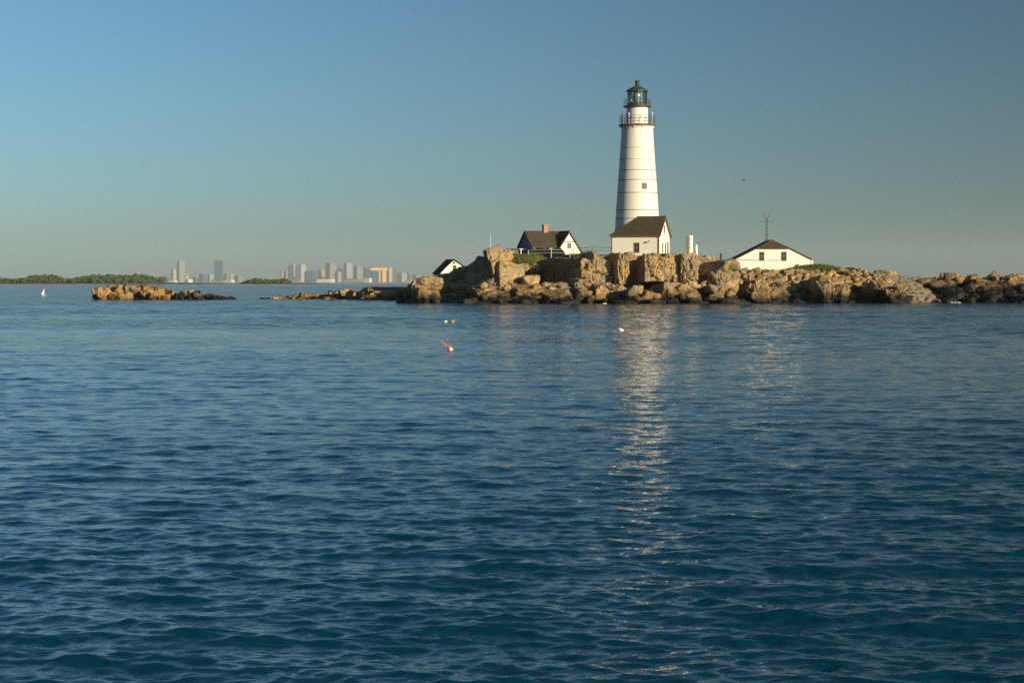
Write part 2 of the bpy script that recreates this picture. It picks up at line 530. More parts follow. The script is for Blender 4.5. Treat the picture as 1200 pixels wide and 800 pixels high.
# ------------------------------------------------------------------ water
def make_water():
    step = R(.085)
    fine = np.arange(-R(21), R(21) + 1e-9, step)
    rest = np.linspace(R(21), 2 * math.pi - R(21), 40)[1:-1]
    ang = np.concatenate([fine, rest])
    wang = np.concatenate([np.clip((R(21) - np.abs(fine)) / R(2), 0, 1), np.zeros(len(rest))])
    r1 = np.exp(np.arange(math.log(5.0), math.log(900), .0027))
    r2 = np.exp(np.arange(math.log(900) + .03, math.log(26000), .03))
    rad = np.concatenate([r1, r2])
    A, Rr = np.meshgrid(ang, rad)
    X = Rr * np.sin(A); Y = Rr * np.cos(A)
    X = np.clip(X, -6900, 6900); Y = np.clip(Y, -290, 19000)
    # wave spectrum
    g = np.random.default_rng(11)
    N = 230
    lam = np.exp(g.uniform(math.log(.14), math.log(4.5), N))
    th = R(97) + g.normal(0, 1, N) * np.interp(np.log(lam), [math.log(.14), math.log(1.2), math.log(4.5)], [R(45), R(31), R(18)])
    sl = np.interp(np.log(lam), np.log([.14, .3, .55, .9, 1.5, 2.6, 4.5]), [1.3, 1.4, 1.05, .75, .50, .36, .20])
    sl *= .128 * math.sqrt(2) / math.sqrt((sl ** 2).sum())
    ph = g.uniform(0, 2 * math.pi, N)
    H = np.zeros_like(X); DX = np.zeros_like(X); DY = np.zeros_like(X)
    sp = Rr * .0027
    near = Rr < 900
    rows = len(r1)
    Xn, Yn, spn = X[:rows], Y[:rows], sp[:rows]
    # calmer lanes and gusty patches
    lane = 1 + .34 * np.sin(Xn * .021 + Yn * .043 + 1.3 * np.sin(Yn * .017 + Xn * .006)) + .18 * np.sin(Xn * .06 - Yn * .083 + 2.0 + 1.5 * np.sin(Xn * .02))
    lane = lane * (1 + .95 * np.clip((spn / .0027 - 40) / 180, 0, 1))
    for i in range(N):
        k = 2 * math.pi / lam[i]
        a = sl[i] / k
        ok = np.clip((lam[i] / spn - 2.0) / 2.0, 0, 1)
        last = np.searchsorted(-ok[:, 0], 0, side='left')
        if last == 0:
            continue
        s_ = slice(0, last)
        cx, cy = math.cos(th[i]), -math.sin(th[i])
        P = k * (cx * Xn[s_] + cy * Yn[s_]) + ph[i]
        aw = a * ok[s_] * lane[s_]
        H[s_] += aw * np.cos(P)
        DX[s_] -= aw * cx * np.sin(P) * .75
        DY[s_] -= aw * cy * np.sin(P) * .75
    W = wang[None, :] * np.clip((Rr - 5) / 2, 0, 1)
    X = X + DX * W; Y = Y + DY * W; Z = H * W
    nr, nc = X.shape
    v = np.stack([X, Y, Z], -1).reshape(-1, 3)
    i = np.arange(nr - 1)[:, None] * nc + np.arange(nc)[None, :]
    j = np.arange(nr - 1)[:, None] * nc + (np.arange(nc)[None, :] + 1) % nc
    f = np.stack([i, i + nc, j + nc, j], -1).reshape(-1, 4)
    # inner fan closes the hole under the camera
    v = np.vstack([v, [[0, 0, 0]]])
    c = len(v) - 1
    fan = np.stack([np.full(nc, c), np.arange(nc), (np.arange(nc) + 1) % nc, (np.arange(nc) + 1) % nc], -1)
    m = NT('sea_water', rough=.06, color=(.0002, .040, .071), spec=.40)
    m.b.inputs['IOR'].default_value = 1.333
    # ripples finer than the mesh
    p = m.coords((1, 1.0, 1))
    n1 = m.noise(5.5, 3, .6, m.coords((.55, 1, 1)))
    n2 = m.noise(1.7, 3, .55, m.coords((.5, 1, 1)))
    n3 = m.noise(.5, 2, .5, m.coords((.45, 1, 1)))
    # each scale of ripple fades in where the mesh stops carrying it
    gp = m.n('ShaderNodeNewGeometry').outputs['Position']
    ln = m.n('ShaderNodeVectorMath', operation='LENGTH'); m.l(gp, ln.inputs[0])
    def fade(a, b, lo, hi):
        q = m.n('ShaderNodeMapRange'); q.inputs['From Min'].default_value = a; q.inputs['From Max'].default_value = b
        q.inputs['To Min'].default_value = lo; q.inputs['To Max'].default_value = hi
        m.l(ln.outputs['Value'], q.inputs['Value']); return q.outputs[0]
    h = m.math('ADD', m.math('MULTIPLY', n1, .022), m.math('MULTIPLY', m.math('MULTIPLY', n2, .19), fade(40, 150, .1, 1)))
    h = m.math('ADD', h, m.math('MULTIPLY', m.math('MULTIPLY', n3, .85), fade(110, 350, 0, 1)))
    m.l(fade(40, 320, .025, .14), m.b.inputs['Roughness'])
    patch = m.n('ShaderNodeMapRange')
    patch.inputs['From Min'].default_value = .36; patch.inputs['From Max'].default_value = .62
    patch.inputs['To Min'].default_value = .45; patch.inputs['To Max'].default_value = 1.35
    m.l(m.noise(.05, 3, .55, m.coords((.3, 1, 1))), patch.inputs['Value'])
    m.bump(m.math('MULTIPLY', h, patch.outputs[0]), 1.0, 1.0)
    vv = np.vstack([v])
    ff = np.vstack([f, fan[:, [0, 2, 1, 1]]])
    # triangles of the fan repeat a corner; build them apart from the quads
    ff = f
    o = np_mesh('sea_water', v, ff, m.m, True)
    tag(o, kind='structure')
    return o
make_water()

# ------------------------------------------------------------------ island
KX = np.array([-90, -40, -20, -16.5, -13.5, -10.4, -4.9, 0, 6.1, 11, 14.7, 28.3, 32, 43, 56.5, 61.4, 70, 78, 90, 130.])
KS = np.array([355, 345, 318, 292, 284, 292, 277, 277, 288, 277, 276.5, 276.5, 271, 271, 275, 288, 284, 280, 280, 280.])
KT = np.array([-2, -2, -2, 1.6, 3.0, 3.4, 6.6, 6.8, 6.9, 7.0, 7.0, 6.9, 4.5, 4.3, 4.2, 3.0, 3.4, 3.6, 3.6, 3.])
KW = np.array([20, 16, 12, 8, 6, 9, 5, 6, 5, 3.5, 3.2, 3.2, 8, 11, 13, 12, 8, 8, 8, 8.])
def hland(X, Y):
    S = np.interp(X, KX, KS); T = np.interp(X, KX, KT); W = np.interp(X, KX, KW)
    t = np.clip((Y - S) / W, -1, 1)
    up = np.where(t > 0, T * (1 - (1 - np.clip(t, 0, 1)) ** 1.7), 0)
    back = np.clip((395 - Y) / 45, 0, 1)
    und = .18 * np.sin(X * .7 + Y * .3) + .14 * np.sin(X * .31 - Y * .8 + 1)
    h = up * back + und * (up > .5) * .8
    return np.where(t <= 0, -2.5 * np.clip(-t * 4, 0, 1) - .2, h - .2) * 1.0

gx = np.arange(-92, 131, .5); gy = np.arange(255, 400, .5)
GX, GY = np.meshgrid(gx, gy)
GZ = hland(GX, GY)
n_ = np.array([mnoise.fractal(Vector((x * .35, y * .35, 0)), .9, 2.0, 4) for x, y in zip(GX.ravel(), GY.ravel())]).reshape(GX.shape)
GZ = GZ + .28 * n_ * (GZ > .2)
tv = np.stack([GX, GY, np.maximum(GZ, -2.5)], -1).reshape(-1, 3)
nr, nc = GX.shape
i = np.arange(nr - 1)[:, None] * nc + np.arange(nc - 1)[None, :]
tf = np.stack([i, i + 1, i + nc + 1, i + nc], -1).reshape(-1, 4)
tag(np_mesh('island_terrain', tv, tf, M_rock, True), kind='structure')

cl = RockPile()
B = cl.block
WALL = dict(p=90, chops=4, jit=.07, frac=.085, cells=2.1, level=6)
SHARP = dict(p=60, chops=8, jit=.16, frac=.115, cells=1.9)
def wall_block(pa, Ya, pb, Yb, ytop, depth, seed, zb=-1.0, **kw):
    """a long face running from (pa, Ya) in front to (pb, Yb) behind, the rock lying to its right"""
    ax, bx_ = px(pa, Ya), px(pb, Yb)
    d_ = Vector((ax - bx_, Ya - Yb, 0)); L_ = d_.length
    yaw = math.atan2(d_.y, d_.x)
    nrm = Vector((-math.sin(yaw), math.cos(yaw), 0))      # points into the rock
    c_ = Vector(((ax + bx_) / 2, (Ya + Yb) / 2, 0)) + nrm * (depth / 2)
    zt = pz(ytop, (Ya + Yb) / 2)
    v, f = rock(seed + 100, kw.pop('level', 6), **kw)
    cl.add(place(v, (L_ / 2 * 1.04, depth / 2, (zt - zb) / 2), (c_.x, c_.y, (zt + zb) / 2), yaw), f)
# knob and the slope below it
B(565, 590, 289, 312, 272, 3, 16, 91, (-12, -6), p=60, chops=4, jit=.10, frac=.10, cells=1.9)
B(578, 600, 294, 312, 273, 3, 22, 92, (-14, -10), **SHARP)
wall_block(569, 272, 557, 281, 298, 4, 2, zb=1, **SHARP)
B(573, 616, 307, 341, 271, 3.5, 24, 3, (-14, 4), **SHARP)
wall_block(576, 270, 556, 280, 314, 4, 4, **SHARP)
B(584, 632, 304, 325, 281, 6, 10, 5, (10, 0), **SHARP)
# dark recess: faces turned from the sun, the side of the main cliff shades the rest
wall_block(683, 269, 612, 291, 299, 6, 6, **WALL)
B(600, 634, 304, 345, 290, 5, -10, 7, **SHARP)
B(682, 699, 297, 350, 271, 9, 4, 9, **WALL)
B(640, 664, 326, 350, 279, 4, -65, 24, **SHARP)

# shelf in front of the recess
B(548, 602, 338, 362, 264, 7, 10, 10, (12, 0), **SHARP)
B(586, 638, 335, 362, 265, 7, 14, 11, (10, 3), **SHARP)
B(624, 676, 336.5, 362, 263, 7, 10, 12, (12, -2), **SHARP)
B(662, 704, 338, 362, 264, 6, 18, 13, (8, 5), **SHARP)
# left corner of the main cliff
B(679, 701, 296.5, 318, 270, 5, 30, 14, (-8, 0), **SHARP)
B(673, 689, 314, 326, 269, 3, 30, 15, **SHARP)
B(668, 684, 325, 338, 268, 3, 25, 25, **SHARP)
B(690, 722, 302, 350, 280, 4, 0, 16, **SHARP)
# the sunlit wall, cut by two shaded clefts
B(709, 736, 297.5, 338, 270, 9, 14, 17, (-6, 0), **WALL)
B(724, 760, 299, 350, 281, 4, 0, 18, **SHARP)
B(746.5, 786, 297.5, 336, 270, 9, 10, 19, (-7, 0), **WALL)
B(772, 799, 297.5, 336, 270.3, 8, 10, 20, (-6, 0), **WALL)
B(788, 818, 298, 337, 269.6, 8, 12, 21, (-7, 2), **WALL)
B(806, 846, 299.5, 350, 281, 4, 0, 22, **SHARP)
B(828, 866, 320, 360, 266, 5, 18, 23, (-12, 4), **SHARP)
# lower tier
B(684, 716, 334, 362, 264, 5, 26, 30, (-6, 0), **SHARP)
B(706, 738, 332, 362, 264.5, 6, 12, 31, (10, 0), **SHARP)
B(730, 758, 345, 362, 262, 5, 8, 32, (10, 0), **SHARP)
B(752, 776, 342, 362, 263, 4, -48, 33, **SHARP)
B(763, 790, 332, 362, 264.5, 6, 24, 34, (-8, 0), **SHARP)
B(782, 824, 331, 362, 264.5, 6, 14, 35, (8, 0), **SHARP)
B(815, 840, 337, 362, 266, 5, -48, 36, **SHARP)
# blocks right of the cliff
wall_block(876, 267, 863, 273, 328, 4, 40, **SHARP)
B(874, 897, 323, 358, 267, 3, 24, 41, (-10, 0), **SHARP)
B(892, 930, 337, 362, 269, 4, 5, 42, **SHARP)
wall_block(962, 267, 926, 280, 325.5, 4, 43, **SHARP)
B(955, 976, 331, 361, 266, 4, 18, 44, p=12, chops=7)
B(972, 994, 333, 361, 267, 4, 24, 45, p=12, chops=7)
wall_block(1036, 268, 992, 281, 333, 4, 46, **SHARP)
B(1022, 1045, 332, 360, 271, 4, 18, 47, **SHARP)
# left lumps and the shaded hollow below the cottage
B(486, 518, 325, 341, 272, 3, 10, 50, (-4, 0), p=24, chops=7)
B(474, 500, 331, 352, 271, 3, 16, 63, (-6, 0), p=24, chops=7)
B(498, 516, 338, 361, 269, 3, 20, 64, (-6, 0), p=24, chops=7)
B(462, 482, 339.5, 360, 274, 3, 15, 59, **SHARP)
B(484, 506, 337, 361, 268, 3, 18, 51, (-8, 0), p=14, chops=8)
B(474, 492, 332, 360, 271, 3, 15, 57, (-10, 0), **SHARP)
wall_block(562, 270, 509, 292, 330.5, 6, 53, **SHARP)
wall_block(566, 271, 556, 279, 319, 4, 54, **SHARP)
wall_block(548, 266, 506, 283, 343, 6, 55, **SHARP)
B(512, 530, 331, 350, 283, 4, -65, 56, **SHARP)

B(624, 650, 290.5, 304, 303, 4, -10, 70, **SHARP)
B(641, 660, 290, 304, 301, 3, 20, 71, p=14, chops=7)
# smaller broken blocks all over the face
g = np.random.default_rng(5)
X = -15.0
cnt = 0
while X < 78:
    S, W, T = np.interp(X, KX, KS), np.interp(X, KX, KW), np.interp(X, KX, KT)
    for t in (0.02, .3, .6, .95):
        if g.random() < (.72 if not -7 < X < 31 else (.8 if t < .1 else 0)):
            x = X + g.uniform(-.8, .8); tt = t + g.uniform(-.12, .12)
            y = S + tt * W
            s_ = g.uniform(.6, 1.35) * (1.25 if t < .2 else 1)
            z = float(hland(np.array(x), np.array(y))) + (-.1 if t > .9 else .15)
            cl.lump(x, (y - .3) if not -7 < X < 31 else g.uniform(260, 264), max(z - s_ * .35, -.4) if not -7 < X < 31 else -.3, (s_ * g.uniform(.8, 1.5), s_ * g.uniform(.8, 1.3), s_ * g.uniform(.55, 1.0)), 1000 + cnt, g.uniform(-.6, .9), 4, p=24)
            cnt += 1
    X += g.uniform(1.1, 1.9)
for k in range(120):
    x = g.uniform(-4.5, 31); d_ = g.random()
    s_ = g.uniform(.28, .75)
    cl.lump(x, 263.2 + 4.5 * d_, .1 + 2.6 * d_ * g.uniform(.7, 1.1), (s_ * g.uniform(.9, 1.6), s_, s_ * g.uniform(.6, 1)), 5000 + k, g.uniform(-.8, .9), 3, p=40, chops=9, jit=.25)
tag(cl.build('cliff_terrain', M_rock), kind='structure')
bk = RockPile()
for k, (a, b, t_, Y, yw) in enumerate([(1086, 1116, 324, 289, -25), (1104, 1140, 320.5, 287, -30), (1130, 1162, 322.5, 286, -28), (1152, 1184, 320, 286, -30), (1174, 1210, 317.5, 284, -28),
                                        (1096, 1132, 333, 282, -35), (1124, 1164, 334, 281, -30), (1152, 1192, 332, 280, -38), (1182, 1224, 333, 279, -34), (1110, 1150, 343, 277, -30), (1146, 1186, 344, 276, -34), (1180, 1220, 343, 275, -30)]):
    bk.block(a, b, t_, 362, Y, 6, yw, 60 + k)
for k in range(90):
    x = g.uniform(61, 77); t = g.random()
    y = 274 + t * 13
    s_ = g.uniform(.4, 1.0)
    bk.lump(x, y, -.2 + 3.6 * t ** .8, (s_ * 1.3, s_, s_ * .7), 2500 + k, g.uniform(-1, 1), 3)
tag(bk.build('bank_terrain', M_bank), kind='structure')

# unseen rocks added right of the picture to cast shade on the bank
rr = RockPile()
gh = np.random.default_rng(123)
for k in range(34):
    x = gh.uniform(87, 118); y = gh.uniform(254, 272)
    s_ = gh.uniform(2.4, 3.6)
    rr.lump(x, y, gh.uniform(1.0, 5.4), (s_ * 1.2, s_, s_ * gh.uniform(.7, 1)), 3000 + k, gh.uniform(-1, 1), 3)
tag(rr.build('unseen_shade_rocks', M_rock), kind='structure')

# single boulders that lie loose on the rock
def boulder(x0, x1, y0, y1, Y, seed, label, yaw=20, mat=None, depth=None, **kw):
    Wd = (x1 - x0) * Y / F; z1, z0 = pz(y0, Y), pz(y1, Y)
    v, f = rock(seed, 4, **kw)
    dp = depth or min(Wd, 3.0)
    v = place(v, (Wd / 2 * .98, dp / 2, (z1 - z0) / 2), (0, 0, 0), R(yaw))
    o = np_mesh('boulder', v, f, mat or M_rock, True, None, (px((x0 + x1) / 2, Y), Y + dp / 2, (z0 + z1) / 2))
    return tag(o, label, 'boulder')
boulder(610, 635, 321.5, 338, 270, 201, 'rounded sunlit boulder alone in the dark recess below the chimney house', 12, p=8)
boulder(735, 754, 333.5, 347, 261, 202, 'round orange-tan boulder at the cliff foot below the lighthouse annex', 10, p=7)
boulder(831, 861, 305, 325, 269, 203, 'big flat-faced tan boulder at the right end of the cliff top', 20, depth=8, p=60, chops=6, jit=.14)

# riprap: ten shapes, copied one by one
shapes = []
for k in range(10):
    v, f = rock(400 + k, 4, p=50, chops=14, jit=.35, rough=.05, cells=1.1)
    me_o = np_mesh('boulder', v, f, M_rip, True)
    shapes.append(me_o)
def drop(n, x0, x1, t0, t1, smin, smax, label, group, seed):
    g = np.random.default_rng(seed)
    pts = []
    tries = 0
    while len(pts) < n and tries < 20000:
        tries += 1
        x = g.uniform(x0, x1); t = g.uniform(t0, t1)
        s_ = g.uniform(smin, smax) * (1.15 - .35 * t)
        S, W = np.interp(x, KX, KS), np.interp(x, KX, KW)
        y = S + t * W
        if any((x - a) ** 2 + (y - b) ** 2 < ((s_ + c) * .62) ** 2 for a, b, c in pts):
            continue
        pts.append((x, y, s_))
        src = shapes[g.integers(0, 10)]
        if src.name in used:
            o = src.copy(); COL.objects.link(o)
        else:
            o = src; used.add(src.name)
        o.location = (x, y, float(hland(np.array(x), np.array(y))) + s_ * .28)
        o.scale = (s_ * g.uniform(.8, 1.25), s_ * g.uniform(.8, 1.2), s_ * g.uniform(.6, .95))
        o.rotation_euler = (g.uniform(-.5, .5), g.uniform(-.5, .5), g.uniform(0, 6.28))
        tag(o, label, 'boulder', group)
used = set()
drop(190, 30.5, 57, .28, 1.12, .42, .85, 'angular tan boulder heaped in the riprap bank below the white hall', 'riprap boulders below the white hall', 21)
drop(50, 61, 77, .35, 1.1, .5, .95, 'rough dark boulder on the shaded rock bank at far right', 'boulders on the shaded right bank', 22)

# gravel slope at the little cove: a bank of small stones
def gravel_slope():
    g = np.random.default_rng(77)
    d, fi = ico(1)
    V, Fc, n0 = [], [], 0
    m = NT('gravel', rough=.95)
    f = m.noise(1.4, 6, .8, m.coords((.7, 1, 1.6)))
    m.base(m.ramp(f, [(.3, (.09, .078, .055)), (.5, (.22, .18, .12)), (.7, (.34, .27, .18))]))
    nx, ny = 70, 40
    def top(u, t):
        edge = min(1, u / .2) ** .5 * min(1, (1 - u) / .35) ** .5
        return -.3 + (4.5 - 1.1 * u) * min(1, t / (.55 + .4 * u)) ** .8 * edge
    v = []
    for j in range(ny):
        for i in range(nx):
            u, t = i / (nx - 1), j / (ny - 1)
            x = 50.5 + 14.5 * u; y = 272.5 + 5 * u + t * 13
            v.append((x, y, top(u, t) + .22 * mnoise.fractal(Vector((x, y, 3)), .7, 2, 4)))
    q = []
    for j in range(ny - 1):
        for i in range(nx - 1):
            a, b, c, e = j * nx + i, j * nx + i + 1, (j + 1) * nx + i + 1, (j + 1) * nx + i
            q += [(a, b, c), (a, c, e)]
    V.append(np.array(v)); Fc.append(np.array(q)); n0 = len(v)
    for k in range(2600):
        u, t = g.random(), g.random()
        x = 50.5 + 14.5 * u; y = 272.5 + 5 * u + t * 13
        s_ = min(.5, g.lognormal(-1.75, .55))
        vv = d * (1 + .3 * g.normal(0, 1, (len(d), 1)).clip(-1, 1)) * np.array([s_ * g.uniform(.8, 1.6), s_, s_ * .7]) + np.array([x, y, top(u, t) + s_ * .2])
        V.append(vv); Fc.append(fi + n0); n0 += len(vv)
    tag(np_mesh('gravel', np.vstack(V), np.vstack(Fc), m.m), kind='stuff')
gravel_slope()

# ---- rocks standing in the water to the left
def islet(label, parts, mat, name='rock_outcrop'):
    p = RockPile()
    for a in parts:
        p.block(*a[:8], **(a[8] if len(a) > 8 else dict(p=50, chops=9, jit=.22, frac=.13, cells=1.6)))
        gg = np.random.default_rng(a[7])
        for k in range(5):
            ww = (a[1] - a[0]) * gg.uniform(.25, .55); x_ = gg.uniform(a[0], a[1]); t_ = a[2] + gg.uniform(-.3, 9) * (1 if a[3] - a[2] > 12 else .5)
            p.block(x_ - ww / 2, x_ + ww / 2, min(t_, a[3] - 3), min(a[3], t_ + ww * gg.uniform(.6, 1.0) + 2), a[4] + gg.uniform(-1.5, .5), 2, gg.uniform(-40, 40), a[7] * 10 + k, level=4, p=50, chops=9, jit=.25, frac=.13)
    o = p.build(name, mat)
    return tag(o, label, 'rock outcrop')
Yi = 325
islet('long orange-tan rock islet with a dark left end, left of the skyline', [
    (107, 130, 337, 358, Yi - 2, 3, -68, 301), (120, 146, 334.5, 358, Yi, 5, -10, 302), (134, 160, 333, 358, Yi - 1, 5, 30, 303),
    (150, 176, 334, 358, Yi, 5, 26, 304), (164, 180, 340, 358, Yi - 2, 4, -20, 305), (168, 192, 335.5, 358, Yi, 5, 25, 306), (184, 202, 338.5, 358, Yi, 5, 30, 307),
    (110, 124, 342, 358, Yi - 1, 4, -30, 308), (126, 150, 343, 358, Yi - 3, 4, 10, 309)], M_ledge)
islet('low dark rock islet with a tan hump, tapering off right into the water', [
    (202, 216, 343, 358, Yi, 4, -20, 311), (208, 222, 341.5, 358, Yi, 4, -10, 312), (215, 228, 339.5, 358, Yi, 4, -20, 313), (222, 238, 341, 358, Yi - 1, 4, 28, 314),
    (234, 252, 344, 358, Yi, 4, 18, 315), (248, 264, 346, 358, Yi, 4, 10, 316), (260, 276, 347.3, 357, Yi, 4, 0, 317)], M_rock)
islet('tiny flat dark rock awash beside the long ledge', [(303, 315, 348.3, 356, 335, 4, 0, 318), (309, 318, 349, 356, 336, 3, 10, 319)], M_rock)
led = []
for k, (a, b, t_) in enumerate([(322, 336, 347.5), (332, 350, 346), (344, 358, 343.8), (354, 372, 344.2), (366, 384, 345), (378, 394, 342.5), (386, 402, 340), (398, 414, 339.5), (408, 424, 340.5), (418, 434, 339), (430, 450, 341),
                                (444, 462, 342), (456, 474, 341), (468, 486, 339), (340, 360, 348), (372, 392, 347.5), (420, 446, 346.5), (446, 476, 346), (464, 484, 347)]):
    led.append((a, b, t_, 357, 338 - (8 if t_ > 346 else 0) - max(0, (a - 380) * .33), 6, g.uniform(-20, 30), 330 + k))
islet('long low brown rock ledge reaching left from the island in front of the skyline', led, rock_material('shore_ledge', band=(-.55, .45), upper_band=.8, tint=(1.0, .88, .70)))
q = RockPile()
q.block(422, 482, 336.3, 344, 345, 6, 0, 371, p=30, chops=2, jit=.03)
tag(q.build('stone_jetty', M_grey_wood), 'low dark flat-topped jetty behind the long rock ledge', 'jetty')

# ------------------------------------------------------------------ lighthouse
LY = 293.0
LX = px(746.8, LY)
z0 = 6.6
def Z(y): return pz(y, LY) - z0
def RW(p): return p * LY / F
lh = thing('lighthouse', (LX, LY, z0), 0, 'tall white round lighthouse tower with dark hoops and lantern', 'lighthouse')
prof = []
ys = [310, 300, 282, 265, 240, 215, 190, 170, 156, 152]
ws = [28.4, 27.6, 26.7, 25.9, 24.4, 22.7, 20.9, 19.6, 18.7, 18.5]
for y_, w_ in zip(ys, ws):
    prof.append((RW(w_), Z(y_)))
prof += [(RW(18.6), Z(151)), (RW(19.4), Z(149.6)), (RW(20.6), Z(148.4))]
MB().lathe(prof, 64).build('tower', M_tower, lh, True)
def r_at(y): return RW(np.interp(-y, [-q for q in ys], ws))
for y_ in (174, 187.5, 200, 211.5, 226.5, 246.5, 256.5, 270):
    hw = .042 if y_ > 190 else .025
    MB().ring(r_at(y_) - .05, r_at(y_) + .035, Z(y_) - hw, Z(y_) + hw, 64).build('hoop', M_hoop if y_ > 190 else M_frame, lh)
# window facing the camera, a little right of centre
ph_ = math.asin(7.0 / 22.6)
def on_tower(mb, ph, y0, y1, half, r_in, r_out):
    vs = []
    for y_ in (y1, y0):
        for rr_, sg in ((r_out, -1), (r_out, 1), (r_in, 1), (r_in, -1)):
            r_ = r_at((y0 + y1) / 2) + rr_
            a = -math.pi / 2 + ph
            c = Vector((math.cos(a), math.sin(a), 0)); t = Vector((-math.sin(a), math.cos(a), 0))
            p_ = c * r_ + t * (sg * half)
            vs.append((p_.x, p_.y, Z(y_)))
    return mb.hexa(vs)
wf = on_tower(MB(), ph_, 215.3, 222.6, .36, -.3, .10).build('window', M_frame, lh)
on_tower(MB(), ph_, 216.3, 221.8, .27, -.25, .115).build('pane', M_pane, wf)
mb = MB(); on_tower(mb, ph_, 216.3, 221.8, .03, -.2, .13); on_tower(mb, ph_, 218.8, 219.3, .27, -.2, .13); mb.build('mullion', M_frame, wf)
# main gallery
MB().ring(RW(12), RW(21.6), Z(148.3), Z(146.6), 64).build('gallery_deck', M_rust, lh)
mb = MB()
for k in range(12):
    a = 2 * math.pi * (k + .5) / 12
    c, s = math.cos(a), math.sin(a)
    mb.hexa([(c * RW(18.3) - s * .06, s * RW(18.3) + c * .06, Z(151.4)), (c * RW(18.3) + s * .06, s * RW(18.3) - c * .06, Z(151.4)), (c * RW(18.6) + s * .06, s * RW(18.6) - c * .06, Z(151.4)), (c * RW(18.6) - s * .06, s * RW(18.6) + c * .06, Z(151.4)),
             (c * RW(18.3) - s * .06, s * RW(18.3) + c * .06, Z(148.4)), (c * RW(18.3) + s * .06, s * RW(18.3) - c * .06, Z(148.4)), (c * RW(21) + s * .06, s * RW(21) - c * .06, Z(148.4)), (c * RW(21) - s * .06, s * RW(21) + c * .06, Z(148.4))])
mb.build('bracket', M_tower, lh)
def railing(parent, r, zb, h, n, rp, rails):
    mb = MB()
    for k in range(n):
        a = 2 * math.pi * (k + .25) / n
        mb.tube((r * math.cos(a), r * math.sin(a), zb), (r * math.cos(a), r * math.sin(a), zb + h), rp, None, 6)
    for q_ in rails:
        mb.hoop(r, zb + h * q_, rp * .8)
    return mb.build('railing', M_iron, parent)
railing(lh, RW(20.8), Z(146.7), 1.35, 20, .028, (1, .66, .33))
MB().lathe([(RW(12.6), Z(146.7)), (RW(12.4), Z(127)), (RW(13.4), Z(126))], 48).build('watch_room', M_tower, lh, True)
vm = MB()
for a in (-1.3, -.75, -2.2, .3, 2.5):
    c, s = math.cos(a), math.sin(a)
    vm.tube((c * RW(12), s * RW(12), Z(138.5)), (c * RW(12.9), s * RW(12.9), Z(138.5)), .09, None, 10)
vm.build('vent', M_rust, lh)
a = R(-155); c, s = math.cos(a), math.sin(a)
dm = MB(); dm.hexa([(c * RW(q1) - s * k_, s * RW(q1) + c * k_, zz_) for zz_ in (Z(146), Z(133)) for q1, k_ in ((12, -.4), (13.1, -.4), (13.1, .4), (12, .4))])
dm.build('door', M_whitewood, lh)
MB().ring(RW(10), RW(16.3), Z(126), Z(124.6), 48).build('upper_gallery', M_iron, lh)
railing(lh, RW(15.8), Z(124.7), 1.0, 16, .024, (1, .5))
# lantern room: 12 sided
LR = RW(11.4)
bars = MB()
for k in range(12):
    a = 2 * math.pi * (k + .5) / 12
    bars.tube((LR * math.cos(a), LR * math.sin(a), Z(124.7)), (LR * math.cos(a), LR * math.sin(a), Z(107.2)), .055, None, 6)
for y_ in (122, 116, 112):
    pts = [(LR * math.cos(2 * math.pi * (k + .5) / 12), LR * math.sin(2 * math.pi * (k + .5) / 12), Z(y_)) for k in range(13)]
    bars.path(pts, .03)
bars.build('lantern_bars', M_green, lh)
MB().lathe([(LR * .965, Z(124.6)), (LR * .965, Z(107.3))], 12, cap=False).build('lantern_glass', M_glass, lh)
MB().lathe([(RW(11.8), Z(124.7)), (RW(11.8), Z(121.5)), (RW(11.2), Z(121.3))], 12).build('lantern_base', M_green, lh)
lp = []
for k in range(13):
    t = k / 12
    rr_ = .30 + .42 * math.sin(math.pi * (.12 + .76 * t)) + (.03 if k % 2 else 0)
    lp.append((rr_, Z(121) + t * (Z(108.5) - Z(121))))
MB().lathe(lp, 24).build('lens', M_lens, lh)
rf = MB().lathe([(RW(13.4), Z(107.5)), (RW(13.4), Z(106.6)), (RW(10.5), Z(104.8)), (RW(6), Z(102.5)), (RW(3.0), Z(101))], 12).build('lantern_roof', M_green, lh)
MB().lathe([(RW(2.5), Z(101.2)), (RW(2.4), Z(96.3)), (RW(3.1), Z(96.2)), (RW(3.0), Z(95.0)), (RW(.6), Z(94.3))], 16).build('ventilator', M_iron, rf)
MB().tube((.2, 0, Z(94.6)), (.2, 0, Z(91.8)), .02).build('lightning_rod', M_iron, rf)
MB().tube((-RW(17.6), -.3, Z(146.7)), (-RW(17.6), -.3, Z(133)), .085, .085).build('gallery_post', M_iron, lh)
MB().tube((RW(17.6), -.3, Z(146.7)), (RW(17.6), -.3, Z(131.5)), .06, .06).build('gallery_post', M_whitewood, lh)

